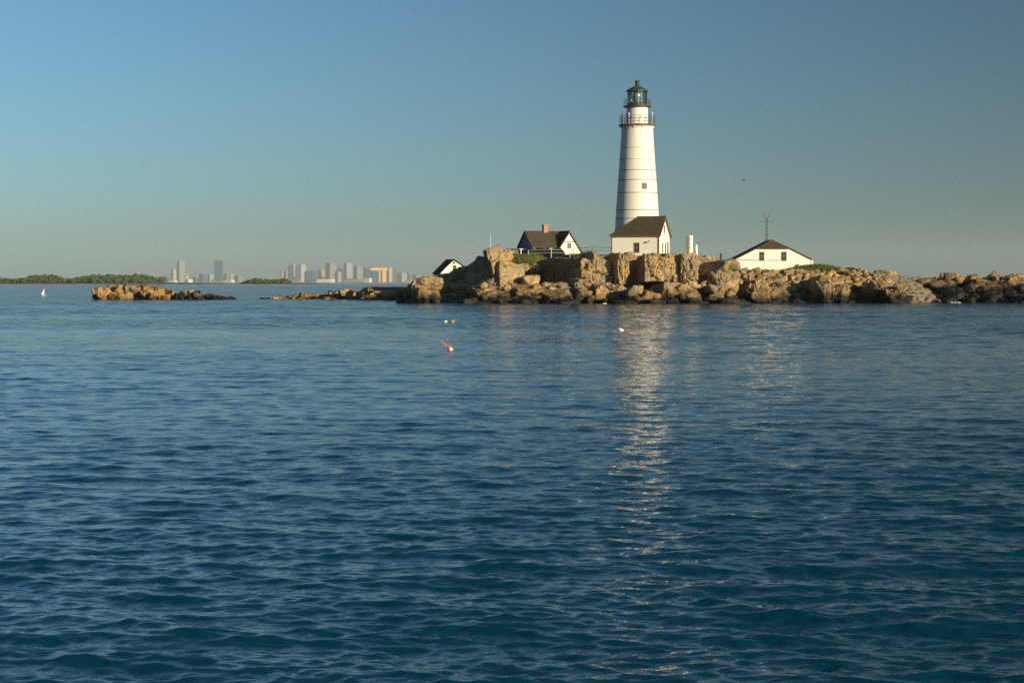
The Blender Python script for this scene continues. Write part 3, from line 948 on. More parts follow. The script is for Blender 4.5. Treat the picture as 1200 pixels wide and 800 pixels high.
# ------------------------------------------------------------------ window helper: box window on a wall facing local -y or +x
def win(parent, x, z, w_, h_, y, facing='-y', name='window', frame=None, bars=True):
    fr = frame or M_frame
    t = .06
    f, pa, mu = MB(), MB(), MB()
    def bx(mb, a0, a1, c0, c1, d0, d1):
        if facing == '-y': mb.box(a0, a1, y - d1, y - d0, c0, c1)
        else: mb.box(y + d0, y + d1, a0, a1, c0, c1)
    bx(f, x - w_ / 2 - t, x + w_ / 2 + t, z - t * 1.6, z, -.05, .07)
    bx(f, x - w_ / 2 - t, x + w_ / 2 + t, z + h_, z + h_ + t, -.05, .06)
    bx(f, x - w_ / 2 - t, x - w_ / 2, z, z + h_, -.05, .05)
    bx(f, x + w_ / 2, x + w_ / 2 + t, z, z + h_, -.05, .05)
    o = f.build(name, fr, parent)
    bx(pa, x - w_ / 2, x + w_ / 2, z, z + h_, -.03, .012)
    pa.build('pane', M_pane, o)
    if bars:
        bx(mu, x - .02, x + .02, z, z + h_, .005, .035)
        bx(mu, x - w_ / 2, x - .02, z + h_ * .5 - .025, z + h_ * .5 + .025, .005, .033)
        bx(mu, x + .02, x + w_ / 2, z + h_ * .5 - .025, z + h_ * .5 + .025, .005, .033)
        mu.build('mullion', fr, o)
    return o

# ------------------------------------------------------------------ house at the foot of the tower
HY = 280.0
ha = R(17)
L, Wd = 7.1, 7.4
eave, ridge = pz(274.5, HY) - 6.6, pz(254, HY + 3) - 6.6
corner = Vector((px(772, HY), HY, 6.6))
hc = corner + Vector((-L / 2 * math.cos(ha) + Wd / 2 * math.sin(ha), L / 2 * math.sin(ha) + Wd / 2 * math.cos(ha), 0))
en = thing('annex_house', hc, -ha, 'white house with hipped brown shingle roof against the lighthouse foot', 'house')
wl = MB()
wl.add([(-L / 2, -Wd / 2, -.5), (L / 2, -Wd / 2, -.5), (L / 2, Wd / 2, -.5), (-L / 2, Wd / 2, -.5), (-L / 2, -Wd / 2, eave), (L / 2, -Wd / 2, eave), (L / 2, Wd / 2, eave), (-L / 2, Wd / 2, eave), (L / 2, 0, ridge - .12)],
       [(0, 1, 5, 4), (2, 3, 7, 6), (3, 0, 4, 7), (1, 2, 6, 8, 5), (4, 5, 6, 7)])
wl.build('wall', M_white, en)
o_ = .28
sl_ = (ridge - eave) / (Wd / 2)
ez = eave - o_ * sl_ + .14
rm = MB()
rx = -L / 2 + 3.1
rm.slab([(-L / 2 - o_, -Wd / 2 - o_, ez), (L / 2 + o_, -Wd / 2 - o_, ez), (L / 2 + o_, 0, ridge + .14), (rx, 0, ridge + .14)], .12)
rm.slab([(L / 2 + o_, Wd / 2 + o_, ez), (-L / 2 - o_, Wd / 2 + o_, ez), (rx, 0, ridge + .14), (L / 2 + o_, 0, ridge + .14)], .12)
rm.add([(-L / 2 - o_, -Wd / 2 - o_, ez), (rx, 0, ridge + .14), (-L / 2 - o_, Wd / 2 + o_, ez), (-L / 2 - o_, -Wd / 2 - o_, ez - .12), (rx, 0, ridge), (-L / 2 - o_, Wd / 2 + o_, ez - .12)],
       [(0, 1, 2), (3, 5, 4), (0, 2, 5, 3)])
rm.build('roof', M_roof, en)
tm = MB()
for sg in (-1, 1):
    tm.hexa([(L / 2 + .02, sg * (Wd / 2 + .26), ez - .34), (L / 2 + .29, sg * (Wd / 2 + .26), ez - .34), (L / 2 + .29, 0, ridge - .2), (L / 2 + .02, 0, ridge - .2),
             (L / 2 + .02, sg * (Wd / 2 + .26), ez - .125), (L / 2 + .29, sg * (Wd / 2 + .26), ez - .125), (L / 2 + .29, 0, ridge + .01), (L / 2 + .02, 0, ridge + .01)])
tm.build('bargeboard', M_trim, en)
fm = MB(); fm.box(-L / 2 - .25, L / 2 + .25, -Wd / 2 - .26, -Wd / 2 - .2, ez - .28, ez - .125); fm.build('fascia', M_trim, en)
MB().box(L / 2 - .12, L / 2 + .06, -Wd / 2 - .06, -Wd / 2 + .12, -.5, ez - .29).build('corner_board', M_trim, en)
MB().box(-L / 2 - .06, -L / 2 + .1, -Wd / 2 - .06, -Wd / 2 + .12, -.5, ez - .29).build('corner_board', M_trim, en)
win(en, .25, .75, .72, 1.35, -Wd / 2, '-y')
for yy in (-1.15, .75):
    win(en, yy, .35, .55, 1.75, L / 2, '+x', bars=False)
win(en, 0, eave + .35, .5, 1.0, L / 2, '+x', 'gable_window', bars=False)
lm = MB(); lm.tube((2.1, -Wd / 2, 2.25), (2.1, -Wd / 2 - .25, 2.4), .03); lm.lathe([(.05, .22), (.17, 0)], 12, (2.1, -Wd / 2 - .3, 2.22)); lm.build('wall_lamp', M_steel, en)
MB().box(-L / 2 - .12, L / 2 + .12, -Wd / 2 - .14, -Wd / 2 - .003, -.6, .12).build('plinth', M_grey_wood, en)

# ------------------------------------------------------------------ pipe railing left of it
def rail_run(name, pts, h, r, rails, mat, label, cat, every=1.5, group=None):
    o = thing(name, pts[0], 0, label, cat, group)
    b0 = Vector(pts[0])
    rl = MB()
    for p0, p1 in zip(pts, pts[1:]):
        p0, p1 = Vector(p0) - b0, Vector(p1) - b0
        n = max(1, int((p1 - p0).length / every))
        for k in range(n + (1 if p1 + b0 == Vector(pts[-1]) else 0)):
            p = p0.lerp(p1, k / n)
            MB().tube(p - Vector((0, 0, .4)), p + Vector((0, 0, h)), r * 1.15).build('post', mat, o)
        for q in rails:
            rl.tube(p0 + Vector((0, 0, h * q)), p1 + Vector((0, 0, h * q)), r)
    rl.build('rail', mat, o)
    return o
rail_run('pipe_railing', [(px(672, 281), 281, pz(299, 281)), (px(689, 280), 280, pz(298, 280)), (px(694, 280), 280, pz(297.4, 280)), (px(717, 281), 281, pz(298.2, 281))], .98, .035, (1, .55), M_green,
         'green-grey pipe railing on the cliff top left of the lighthouse annex', 'railing', 1.6)
rail_run('rail_fence', [(px(619, 286), 286, pz(300.5, 286)), (px(646, 284), 284, pz(299.6, 284)), (px(668, 283), 283, pz(299.8, 283))], .9, .036, (1, .5), M_whitewood,
         'low white two-rail fence in front of the chimney house', 'fence', 3.2)

# ------------------------------------------------------------------ keeper's house with chimney
KY = 326.0
kb = R(22)
kz = 6.9
ks = F / KY
kh = thing('gabled_house', (px(634, KY), KY, kz), kb, 'white gabled house with brown roof and red brick chimney behind the rocks', 'house')
# local frame: x along ridge, front faces -y; left end wall faces -x
ev = pz(289, KY) - kz; rg = pz(272, KY + 3) - kz
xl, xr, dW = -2.8, 3.4, 3.1
wl = MB()
wl.add([(xl, -dW, -1), (xr, -dW, -1), (xr, dW, -1), (xl, dW, -1), (xl, -dW, ev), (xr, -dW, ev), (xr, dW, ev), (xl, dW, ev), (xl, 0, rg - .1), (xr, 0, rg - .1)],
       [(0, 1, 5, 4), (2, 3, 7, 6), (3, 0, 4, 8, 7), (1, 2, 6, 9, 5), (4, 5, 9, 8), (6, 7, 8, 9)])
# cross gable wing towards the camera
gx0, gx1, gy = 1.2, 6.0, -3.8
gm = (gx0 + gx1) / 2
gv = pz(296, KY) - kz; gr = pz(271.5, KY) - kz
wl.add([(gx0, gy, -1), (gx1, gy, -1), (gx1, dW - .2, -1), (gx0, dW - .2, -1), (gx0, gy, gv), (gx1, gy, gv), (gx1, dW - .2, gv), (gx0, dW - .2, gv), (gm, gy, gr - .1), (gm, dW - .2, gr - .1)],
       [(0, 1, 5, 8, 4), (2, 3, 7, 9, 6), (1, 2, 6, 5), (3, 0, 4, 7), (5, 6, 9, 8), (7, 4, 8, 9)])
wl.build('wall', M_white, kh)
rm = MB()
ov = .3
s1 = (rg - ev) / dW
rm.slab([(xl - ov, -dW - ov, ev - ov * s1 + .12), (xr, -dW - ov, ev - ov * s1 + .12), (xr, 0, rg + .12), (xl - ov, 0, rg + .12)], .14)
rm.slab([(xr, dW + ov, ev - ov * s1 + .12), (xl - ov, dW + ov, ev - ov * s1 + .12), (xl - ov, 0, rg + .12), (xr, 0, rg + .12)], .14)
s2 = (gr - gv) / (gm - gx0)
rm.slab([(gx0 - ov, dW, gv - ov * s2 + .13), (gx0 - ov, gy - ov, gv - ov * s2 + .13), (gm, gy - ov, gr + .13), (gm, dW, gr + .13)], .14)
rm.slab([(gx1 + ov, gy - ov, gv - ov * s2 + .13), (gx1 + ov, dW, gv - ov * s2 + .13), (gm, dW, gr + .13), (gm, gy - ov, gr + .13)], .14)
rm.build('roof', M_roof, kh)
ch = MB(); cx_ = .75
ch.box(cx_ - .38, cx_ + .38, -.38, .38, rg - .6, rg + 1.05); ch.box(cx_ - .45, cx_ + .45, -.45, .45, rg + 1.05, rg + 1.22); 
ch.build('chimney', M_brick, kh)
win(kh, gm, gv + .75, .62, .8, gy, '-y', 'gable_window')
MB().box(gx0 + 1.0, gx1 - 1.0, gy - .06, gy + .02, gv + 1.72, gv + 1.86).build('gable_trim', M_trim, kh)
MB().box(xl - .01, xl + 1.9, -dW - .25, -dW - .003, .2, ev - .55).build('shutter', M_steel, kh)
MB().prism([(-dW + .02, -.9), (dW - .02, -.9), (dW - .02, ev - .1), (0, rg - .25), (-dW + .02, ev - .1)], 'x', xl - .03, xl - .003).build('end_wall_shade', plain('shade_blue', (.10, .13, .16)), kh)  # thin blue-grey slab, coloured dark for the shade on this gable end
po = MB(); po.box(xl - 1.5, xl - .003, -1.2, 1.4, -1, .2); po.box(xl - 1.7, xl + .02, -1.4, 1.6, 1.55, 1.72)
for yy in (-1.15, .1, 1.3):
    po.box(xl - 1.45, xl - 1.3, yy - .07, yy + .07, .2, 1.55)
po.build('porch', M_whitewood, kh)
MB().box(xl - .1, xl - .033, -.5, .4, .2, 1.5).build('door', M_wood, kh)
vm = MB()
for sg in (-1, 1):
    a_, b_ = gm + sg * (gm - gx0 + .28), gm
    vm.hexa([(a_, gy - .34, gv - .28 * s2 - .18), (b_, gy - .34, gr - .2), (b_, gy - .27, gr - .2), (a_, gy - .27, gv - .28 * s2 - .18),
             (a_, gy - .34, gv - .28 * s2 + .02), (b_, gy - .34, gr), (b_, gy - .27, gr), (a_, gy - .27, gv - .28 * s2 + .02)])
vm.build('bargeboard', M_grey_wood, kh)
sh = thing('shed', (px(599, 303), 303, pz(300, 303)), R(20), 'small grey shed with flat-pitched roof left of the chimney house', 'shed')
MB().box(-.5, .5, -.6, .6, -.6, 1.0).build('wall', M_grey_wood, sh)
MB().slab([(-.62, -.72, .98), (.62, -.72, 1.05), (.62, .72, 1.18), (-.62, .72, 1.12)], .06).build('roof', M_roof_dark, sh)

# ------------------------------------------------------------------ cottage at the left with deck
CY = 329.0
cz = pz(323.2, CY)
co = thing('cottage', (px(531.5, CY), CY, cz), R(16), 'small white gabled cottage with steep dark roof and wooden deck', 'cottage')
cw = 2.25; cr = pz(304.5, CY) - cz; ce = .55; cd = 5.2
wl = MB()
wl.prism([(-cw, -1.0), (cw, -1.0), (cw, 1.35), (0, cr - .1), (-cw, ce)], 'y', 0, cd)
wl.build('wall', M_white, co)
sA = (cr - ce) / cw
sB = (cr - 1.35) / cw
rm = MB()
rm.slab([(-cw - .25, cd + .2, ce - .25 * sA + .14), (-cw - .25, -.25, ce - .25 * sA + .14), (0, -.25, cr + .14), (0, cd + .2, cr + .14)], .13)
rm.slab([(cw + .15, -.25, 1.35 - .15 * sB + .14), (cw + .15, cd + .2, 1.35 - .15 * sB + .14), (0, cd + .2, cr + .14), (0, -.25, cr + .14)], .13)
rm.build('roof', M_roof_dark, co)
win(co, .2, 1.0, .55, .75, 0, '-y')
win(co, .05, 2.1, .25, .3, 0, '-y', 'gable_window', bars=False)
dk = MB(); dk.box(-.9, cw + .2, -1.5, -.003, -.25, .05); dk.build('deck', M_whitewood, co)
dr = MB()
for k in range(9):
    x_ = -.85 + k * (cw + 1.0) / 8
    dr.box(x_ - .03, x_ + .03, -1.48, -1.42, .05, .72)
dr.box(-.9, cw + .2, -1.49, -1.41, .72, .80); dr.box(-.9, cw + .2, -1.47, -1.43, .35, .41)
dr.build('deck_railing', M_wood, co)
hu = thing('hut', (px(547.5, 326), 326, pz(322, 326)), R(-25), 'low blue-grey hut partly hidden between the cottage and the knob rock', 'hut')
MB().prism([(-1.1, -1), (1.1, -1), (1.1, .45), (-1.1, .9)], 'y', -1, 1.2).build('wall', plain('blue_grey_board', (.16, .21, .25)), hu)
MB().slab([(-1.3, -1.15, 1.02), (1.3, -1.15, .49), (1.3, 1.35, .49), (-1.3, 1.35, 1.02)], .07).build('roof', M_steel, hu)

# ------------------------------------------------------------------ long white hall at the right
WY = 300.0
wz = 4.6
hw_ = (949.5 - 862.5) / 2 * WY / F
hl = thing('hall', (px(906, WY), WY, wz), R(0), 'wide low white building with clipped brown gable above the riprap', 'building')
e1 = pz(303.5, WY) - wz; apx = pz(281.5, WY) - wz
clipz = pz(291.2, WY) - wz
sg_ = (apx - e1) / hw_
cxh = (apx - clipz) / sg_
wl = MB()
wl.prism([(-hw_, -.6), (hw_, -.6), (hw_, e1), (cxh, clipz), (-cxh, clipz), (-hw_, e1)], 'y', 0, 9)
wl.build('wall', M_white, hl)
rm = MB(); ov = .22
for sg in (-1, 1):
    a_ = [(sg * (hw_ + ov), -.18, e1 - ov * sg_ + .13), (sg * cxh, -.18, clipz + .13), (0, 1.6, apx + .13), (0, 9.2, apx + .13), (sg * (hw_ + ov), 9.2, e1 - ov * sg_ + .13)]
    b_ = [(x_, y_, z_ - .08) for x_, y_, z_ in a_]
    rm.add(a_ + b_, [(0, 1, 2, 3, 4), (9, 8, 7, 6, 5)] + [(k, k + 5, (k + 1) % 5 + 5, (k + 1) % 5) for k in range(5)])
hp = [(-cxh - .05, -.22, clipz + .06), (cxh + .05, -.22, clipz + .06), (0, 1.6, apx + .135)]
rm.add(hp + [(x_, y_, z_ - .13) for x_, y_, z_ in hp], [(0, 1, 2), (5, 4, 3), (0, 3, 4, 1), (1, 4, 5, 2), (2, 5, 3, 0)])
rm.build('roof', M_roof_red, hl)
for x0_, x1_ in ((890.2, 895.2), (916, 921.4)):
    xa, xb = (x0_ - 906) * WY / F, (x1_ - 906) * WY / F
    win(hl, (xa + xb) / 2, pz(305, WY) - wz, xb - xa, 1.28, 0, '-y')
pp = MB(); pp.tube((-hw_ + .1, -.06, pz(304.4, WY) - wz), ((889.5 - 906) * WY / F, -.06, pz(304.9, WY) - wz), .035); pp.tube(((896.2 - 906) * WY / F, -.06, pz(305, WY) - wz), ((914 - 906) * WY / F, -.06, pz(305, WY) - wz), .035)
pp.build('pipe', M_trim, hl)
vm = MB()
for sg in (-1, 1):
    vm.hexa([(sg * (hw_ + .2), -.16, e1 - .2 * sg_ - .03), (sg * cxh, -.16, clipz - .03), (sg * cxh, -.06, clipz - .03), (sg * (hw_ + .2), -.06, e1 - .2 * sg_ - .03),
             (sg * (hw_ + .2), -.16, e1 - .2 * sg_ - .003), (sg * cxh, -.16, clipz - .003), (sg * cxh, -.06, clipz - .003), (sg * (hw_ + .2), -.06, e1 - .2 * sg_ - .003)])
vm.build('bargeboard', M_trim, hl)
bx = thing('utility_box', (px(951.5, 298), 298, 4.5), 0, 'small white utility box beside the right wall of the hall', 'utility box')
MB().box(-.18, .18, -.15, .15, .2, 1.75).build('cabinet', M_whitewood, bx)
MB().box(-.22, .22, -.19, .19, 1.75, 1.83).build('lid', M_whitewood, bx)

# ------------------------------------------------------------------ lattice mast behind the hall
AY = 318.0
mast = thing('radio_mast', (px(898.5, AY), AY, 4.7), 0, 'thin grey lattice radio mast with crossarm behind the hall', 'mast')
mh = pz(255.5, AY) - 4.7
mb = MB(); hb, ht = .26, .16
legs = [(1, 0), (-.5, .87), (-.5, -.87)]
nb = 14
for k in range(3):
    a = legs[k]
    mb.tube((a[0] * hb, a[1] * hb, -.4), (a[0] * ht, a[1] * ht, mh), .06, None, 5)
for j in range(nb):
    t0, t1 = j / nb, (j + 1) / nb
    r0_, r1_ = hb + (ht - hb) * t0, hb + (ht - hb) * t1
    for k in range(3):
        a, b = legs[k], legs[(k + 1) % 3]
        mb.tube((a[0] * r0_, a[1] * r0_, mh * t0), (b[0] * r1_, b[1] * r1_, mh * t1), .03, None, 4)
mb.build('lattice', M_steel, mast)
mb = MB(); za = pz(260, AY) - 4.7
mb.tube((-1.35, 0, za), (1.1, 0, za), .03); mb.tube((1.0, 0, za), (1.3, 0, za + .5), .025); mb.tube((-1.3, 0, za - .1), (-1.3, 0, za + .12), .03)
mb.build('crossarm', M_steel, mast)
for sx in (-.38, .42):
    t_ = MB(); t_.tube((0, 0, mh - .1), (sx, 0, mh + .12), .025); t_.tube((sx, 0, mh + .08), (sx * .98, 0, mh + .62), .08, .06); t_.lathe([(.03, .62), (.1, .7), (.03, .78)], 8, (sx * .98, 0, mh))
    t_.build('antenna', M_steel, mast)

# ------------------------------------------------------------------ posts on the cliff top
def column(name, x0, x1, y0, y1, Y, mat, label, cat, cap=True, band=None):
    r = (x1 - x0) / 2 * Y / F
    zb = pz(y1, Y); h = pz(y0, Y) - zb
    o = thing(name, (px((x0 + x1) / 2, Y), Y, zb), 0, label, cat)
    MB().lathe([(r * 1.12, -.5), (r * 1.12, .06), (r, .08), (r, h - .08)], 20).build('barrel', mat, o, True)
    MB().lathe([(r * 1.08, h - .08), (r * 1.08, h - .02), (r * .6, h + .06)], 20).build('cap', mat, o, True)
    if band:
        mb = MB()
        for q in band: mb.ring(r * .98, r * 1.04, h * q, h * q + .05, 20)
        mb.build('band', M_frame, o)
    return o
column('signal_column', 806.2, 812, 276, 297, 283, M_white, 'white upright cylinder with thin bands right of the lighthouse annex', 'column', band=(.3, .55, .78))
st = thing('ladder', (px(805, 283), 283, pz(297, 283)), 0, 'narrow dark ladder standing against the tall white cylinder', 'ladder')
mb = MB(); mb.tube((-.12, 0, -.4), (-.12, 0, 2.5), .045); mb.tube((.10, -.1, -.4), (.10, -.1, 2.5), .045)
mb.build('stile', M_trim, st)
mb = MB()
for k in range(8): mb.tube((-.12, 0, .15 + k * .3), (.10, -.1, .15 + k * .3), .025)
mb.build('rung', M_trim, st)
column('bollard', 814.6, 817.4, 287, 297.5, 283, M_white, 'short white post beside the tall white cylinder', 'post')
column('bollard', 843.6, 846, 297.3, 306, 284, M_iron, 'lone dark post between the cliff top and the hall', 'post')
fl = thing('flagpole', (px(575, 279), 279, pz(293, 279)), 0, 'thin pale pole standing on top of the knob rock', 'pole')
MB().tube((0, 0, -.8), (0, 0, pz(274.5, 279) - pz(293, 279)), .05, .03).build('pole', M_whitewood, fl)
MB().lathe([(.02, 0), (.06, .05), (.02, .1)], 8, (0, 0, pz(274.6, 279) - pz(293, 279))).build('finial', M_whitewood, fl)
fp = thing('fence_post', (px(597, 277), 277, pz(304, 277)), 0, 'single pale wooden stake in the grass by the shed', 'post')
MB().box(-.06, .06, -.06, .06, -.5, 1.0).build('stake', M_whitewood, fp)
MB().prism([(-.06, 1.0), (.06, 1.0), (0, 1.1)], 'y', -.06, .06).build('point', M_whitewood, fp)

# ------------------------------------------------------------------ grass and shrubs
def leaf_mat(name, lo, hi):
    m = NT(name, rough=.75, spec=.2)
    f = m.noise(1.3, 3, .6)
    m.base(m.ramp(f, [(.3, lo), (.7, hi)]))
    return m.m
M_grass = leaf_mat('grass', (.055, .072, .014), (.15, .145, .032))
M_leaf = leaf_mat('shrub_leaf', (.03, .045, .015), (.07, .08, .03))
M_far_leaf = leaf_mat('wood_leaf', (.038, .056, .018), (.085, .105, .036))
M_far_leaf.node_tree.nodes['Noise Texture'].inputs['Scale'].default_value = .12
def tufts(name, spots, mat, n, h, seed):
    g = np.random.default_rng(seed)
    vs, fs = [], []
    for (x0, x1, y0, y1, zf) in spots:
        xs = g.uniform(x0, x1, n); ys_ = g.uniform(y0, y1, n)
        for x, y in zip(xs, ys_):
            z = zf(x, y)
            a = g.uniform(0, math.pi); hh = h * g.uniform(.5, 1.2); wdt = .06
            lx, ly = g.uniform(-.5, .5) * hh, g.uniform(-.5, .5) * hh
            o = len(vs)
            vs += [(x - math.cos(a) * wdt, y - math.sin(a) * wdt, z - .1), (x + math.cos(a) * wdt, y + math.sin(a) * wdt, z - .1), (x + lx, y + ly, z + hh)]
            fs.append((o, o + 1, o + 2))
    o = np_mesh(name, np.array(vs), np.array(fs), mat)
    return tag(o, kind='stuff')
def turf(name, x0, x1, y0, y1, zf, mat, n=40):
    xs = np.linspace(x0, x1, n); ys_ = np.linspace(y0, y1, n)
    v = [(x, y, zf(x, y) + .05 * mnoise.noise(Vector((x, y, 0)))) for y in ys_ for x in xs]
    f = [(j * n + i, j * n + i + 1, (j + 1) * n + i + 1, (j + 1) * n + i) for j in range(n - 1) for i in range(n - 1)]
    return v, f
def slope_grass(x, y):     # apron below the shed
    u = (x - px(580, 277)) / (px(626, 277) - px(580, 277))
    t = (y - 272.5) / 8.5
    return pz(310 - 2 * u, 273) + 1.35 * t - 1.5 * max(0, abs(u - .5) - .3) * 2 + .25 * mnoise.noise(Vector((x * .5, y * .5, 7)))
def lawn(x, y):
    xr_ = (x - px(940, 290)) / 8.0
    return 4.45 + 1.1 * math.exp(-((x - px(958, 292)) / 4.0) ** 2) * min(1, max(0, (y - 284) / 5)) - .05 * max(0, xr_)
def grass_patch(name, x0, x1, y0, y1, zf, n, h, seed):
    v, f = turf(name, x0, x1, y0, y1, zf, M_grass)
    g = np.random.default_rng(seed)
    vs = list(v); tri = []
    for q in f:
        tri += [(q[0], q[1], q[2]), (q[0], q[2], q[3])]
    for x, y in zip(g.uniform(x0, x1, n), g.uniform(y0, y1, n)):
        z = zf(x, y); a = g.uniform(0, math.pi); hh = h * g.uniform(.4, 1.2)
        o = len(vs)
        vs += [(x - math.cos(a) * .07, y - math.sin(a) * .07, z - .1), (x + math.cos(a) * .07, y + math.sin(a) * .07, z - .1), (x + g.uniform(-.4, .4) * hh, y + g.uniform(-.4, .4) * hh, z + hh)]
        tri.append((o, o + 1, o + 2))
    return tag(np_mesh(name, np.array(vs), np.array(tri), M_grass), kind='stuff')
grass_patch('grass', px(580, 276), px(626, 276), 272.5, 281, slope_grass, 6000, .34, 31)
def top_grass(x, y):
    return float(hland(np.array(x), np.array(y))) + .45 - .12 * abs(y - 288) + .2 * mnoise.noise(Vector((x * .8, y * .8, 2)))
grass_patch('grass', px(612, 288), px(692, 288), 284, 291, top_grass, 5000, .26, 33)
grass_patch('grass', px(900, 290), px(992, 290), 283, 300, lawn, 9000, .22, 32)

def shrub(x, y, z, rx_, ry_, rz_, seed, label):
    g = np.random.default_rng(seed)
    o = thing('shrub', (x, y, z), 0, label, 'shrub')
    n = 900
    d = g.normal(0, 1, (n, 3)); d /= np.linalg.norm(d, axis=1)[:, None]
    p = d * (g.uniform(.5, 1, n) ** .5)[:, None] * np.array([rx_, ry_, rz_]) + np.array([0, 0, rz_ * .7])
    vs, fs = [], []
    for q in p:
        a = g.normal(0, 1, 3); a /= np.linalg.norm(a); b = np.cross(a, g.normal(0, 1, 3)); b /= np.linalg.norm(b)
        k = len(vs); s_ = .12
        vs += [q + a * s_, q + b * s_, q - a * s_ * .8]; fs.append((k, k + 1, k + 2))
    np_mesh('foliage', np.array(vs), np.array(fs), M_leaf, False, o)
    mb = MB()
    for k in range(5):
        a = k * 1.3
        mb.tube((0, 0, -.3), (math.cos(a) * rx_ * .6, math.sin(a) * ry_ * .6, rz_ * .8), .04, .015, 5)
    mb.build('stem', M_wood, o)
shrub(px(996, 292), 292, 4.35, 1.2, .7, .5, 41, 'small low dark shrub on the skyline right of the lawn')

# ------------------------------------------------------------------ things afloat, and the bird
M_pink = plain('pink_float_paint', (.75, .13, .12), vary=.15)
M_redf = plain('red_float_paint', (.70, .10, .06), vary=.15)
M_cream = plain('cream_float_paint', (.80, .72, .58), vary=.1)
M_mint = plain('mint_float_paint', (.45, .80, .62), vary=.1)
def buoy(name, x, ywater, length, rr_, lean, azim, bands, label, stick=0.0):
    Y = waterY(ywater)
    o = thing(name, (px(x, Y), Y, .03), 0, label, 'buoy', 'lobster pot buoys')
    M_ = Matrix.Rotation(azim, 4, 'Z') @ Matrix.Rotation(lean, 4, 'Y')
    o.matrix_world = Matrix.Translation(o.location) @ M_
    zb = -length * .35
    for (a, b, mat, nm) in bands:
        pr = []
        for k in range(7):
            t = a + (b - a) * k / 6
            rad = rr_ * min(1, max(.25, math.sin(math.pi * min(.97, max(.03, t))) ** .5 * 1.02))
            pr.append((rad, zb + t * length))
        MB().lathe(pr, 18).build(nm, mat, o, True)
    if stick:
        MB().tube((0, 0, zb + length * .9), (0, 0, zb + length + stick), .028, .022).build('stick', M_pink, o)
    return o
buoy('buoy', 528.3, 410, .30, .085, R(-52), 0, [(0, .5, M_cream, 'lower_float'), (.5, 1, M_pink, 'upper_float')], 'pink and cream lobster buoy with a leaning pink stick', .36)
buoy('buoy', 521.4, 377.5, .27, .095, R(75), 0, [(0, .5, M_cream, 'lower_float'), (.5, 1, M_mint, 'upper_float')], 'pale mint green buoy floating left of the red one')
buoy('buoy', 529.6, 377.5, .34, .10, R(70), 0, [(0, .45, M_redf, 'lower_float'), (.45, .6, M_cream, 'middle_band'), (.6, 1, M_redf, 'upper_float')], 'red buoy with a cream band floating right of the mint one')
buoy('buoy', 728.5, 387.5, .36, .11, R(72), R(180), [(0, .6, M_cream, 'lower_float'), (.6, 1, M_whitewood, 'upper_float')], 'white buoy floating in the golden reflection of the lighthouse')

SY = waterY(347)
SAILB = .76
sb = thing('sailboat', (px(51, SY), SY, 0), R(52), 'tiny sailing dinghy with a white sail far out at left', 'sailboat')
hm = MB()
sec = [(-.9, .30, .22), (-.5, .42, .26), (0, .46, .27), (.5, .34, .30), (.95, .04, .36)]
vs, fs = [], []
for x_, hw2, hz in sec:
    vs += [(x_, -hw2, hz), (x_, -hw2 * .6, -.05), (x_, hw2 * .6, -.05), (x_, hw2, hz)]
for k in range(4):
    for q_ in range(3):
        fs.append((k * 4 + q_, k * 4 + q_ + 1, k * 4 + q_ + 5, k * 4 + q_ + 4))
    fs.append((k * 4 + 3, k * 4, k * 4 + 4, k * 4 + 7))
fs += [(0, 3, 2, 1), (16, 17, 18, 19)]
hm.add(vs, fs).build('hull', plain('tan_hull', (.45, .26, .12)), sb)
MB().tube((.25, 0, .2), (.25, 0, 2.05), .025).build('mast', M_whitewood, sb)
sv = []; n_s = 8
for k in range(n_s + 1):
    t = k / n_s
    for q_ in range(5):
        u = q_ / 4
        wd_ = (1 - t) * 1.0
        sv.append((.22 - u * wd_, .12 * math.sin(math.pi * u) * (1 - t) + .03, .38 + t * 1.62))
sf = [(k * 5 + q_, k * 5 + q_ + 1, k * 5 + q_ + 6, k * 5 + q_ + 5) for k in range(n_s) for q_ in range(4)]
so = np_mesh('sail', np.array(sv), np.array(sf), plain('sailcloth', (.80, .77, .72), vary=.05), True, sb)
md = so.modifiers.new('thickness', 'SOLIDIFY'); md.thickness = .01

sb.scale = (SAILB, SAILB, SAILB)
bd = thing('bird', (px(871.5, 240), 240, pz(211.5, 240)), R(10), 'small dark bird flying in the sky right of the lighthouse', 'bird')
bb = MB()
bb.lathe([(.01, -.22), (.05, -.14), (.07, 0), (.05, .12), (.03, .2), (.01, .25)], 10)
bv = [(z_, x_, y_) for x_, y_, z_ in bb.v]; bb.v = bv
def wing(sg):
    pts = [(.08, 0, .02), (.10, sg * .22, .10), (.02, sg * .45, .07), (-.05, sg * .42, .065), (-.02, sg * .22, .09), (-.08, 0, .015)]
    o_w = len(bb.v)
    bb.v += pts + [(a, b, c - .015) for a, b, c in pts]
    bb.f += [tuple(o_w + k for k in range(6)), tuple(o_w + 11 - k for k in range(6))] + [(o_w + k, o_w + 6 + k, o_w + 6 + (k + 1) % 6, o_w + (k + 1) % 6) for k in range(6)]
wing(1); wing(-1)
o_w = len(bb.v)
bb.v += [(-.2, .015, 0), (-.34, .05, .0), (-.34, -.05, 0), (-.2, -.015, 0), (-.2, .015, -.012), (-.34, .05, -.012), (-.34, -.05, -.012), (-.2, -.015, -.012)]
bb.f += [(o_w, o_w + 1, o_w + 2, o_w + 3), (o_w + 7, o_w + 6, o_w + 5, o_w + 4), (o_w, o_w + 4, o_w + 5, o_w + 1), (o_w + 1, o_w + 5, o_w + 6, o_w + 2), (o_w + 2, o_w + 6, o_w + 7, o_w + 3)]
bb.build('body', plain('dark_feather', (.04, .04, .04)), bd)

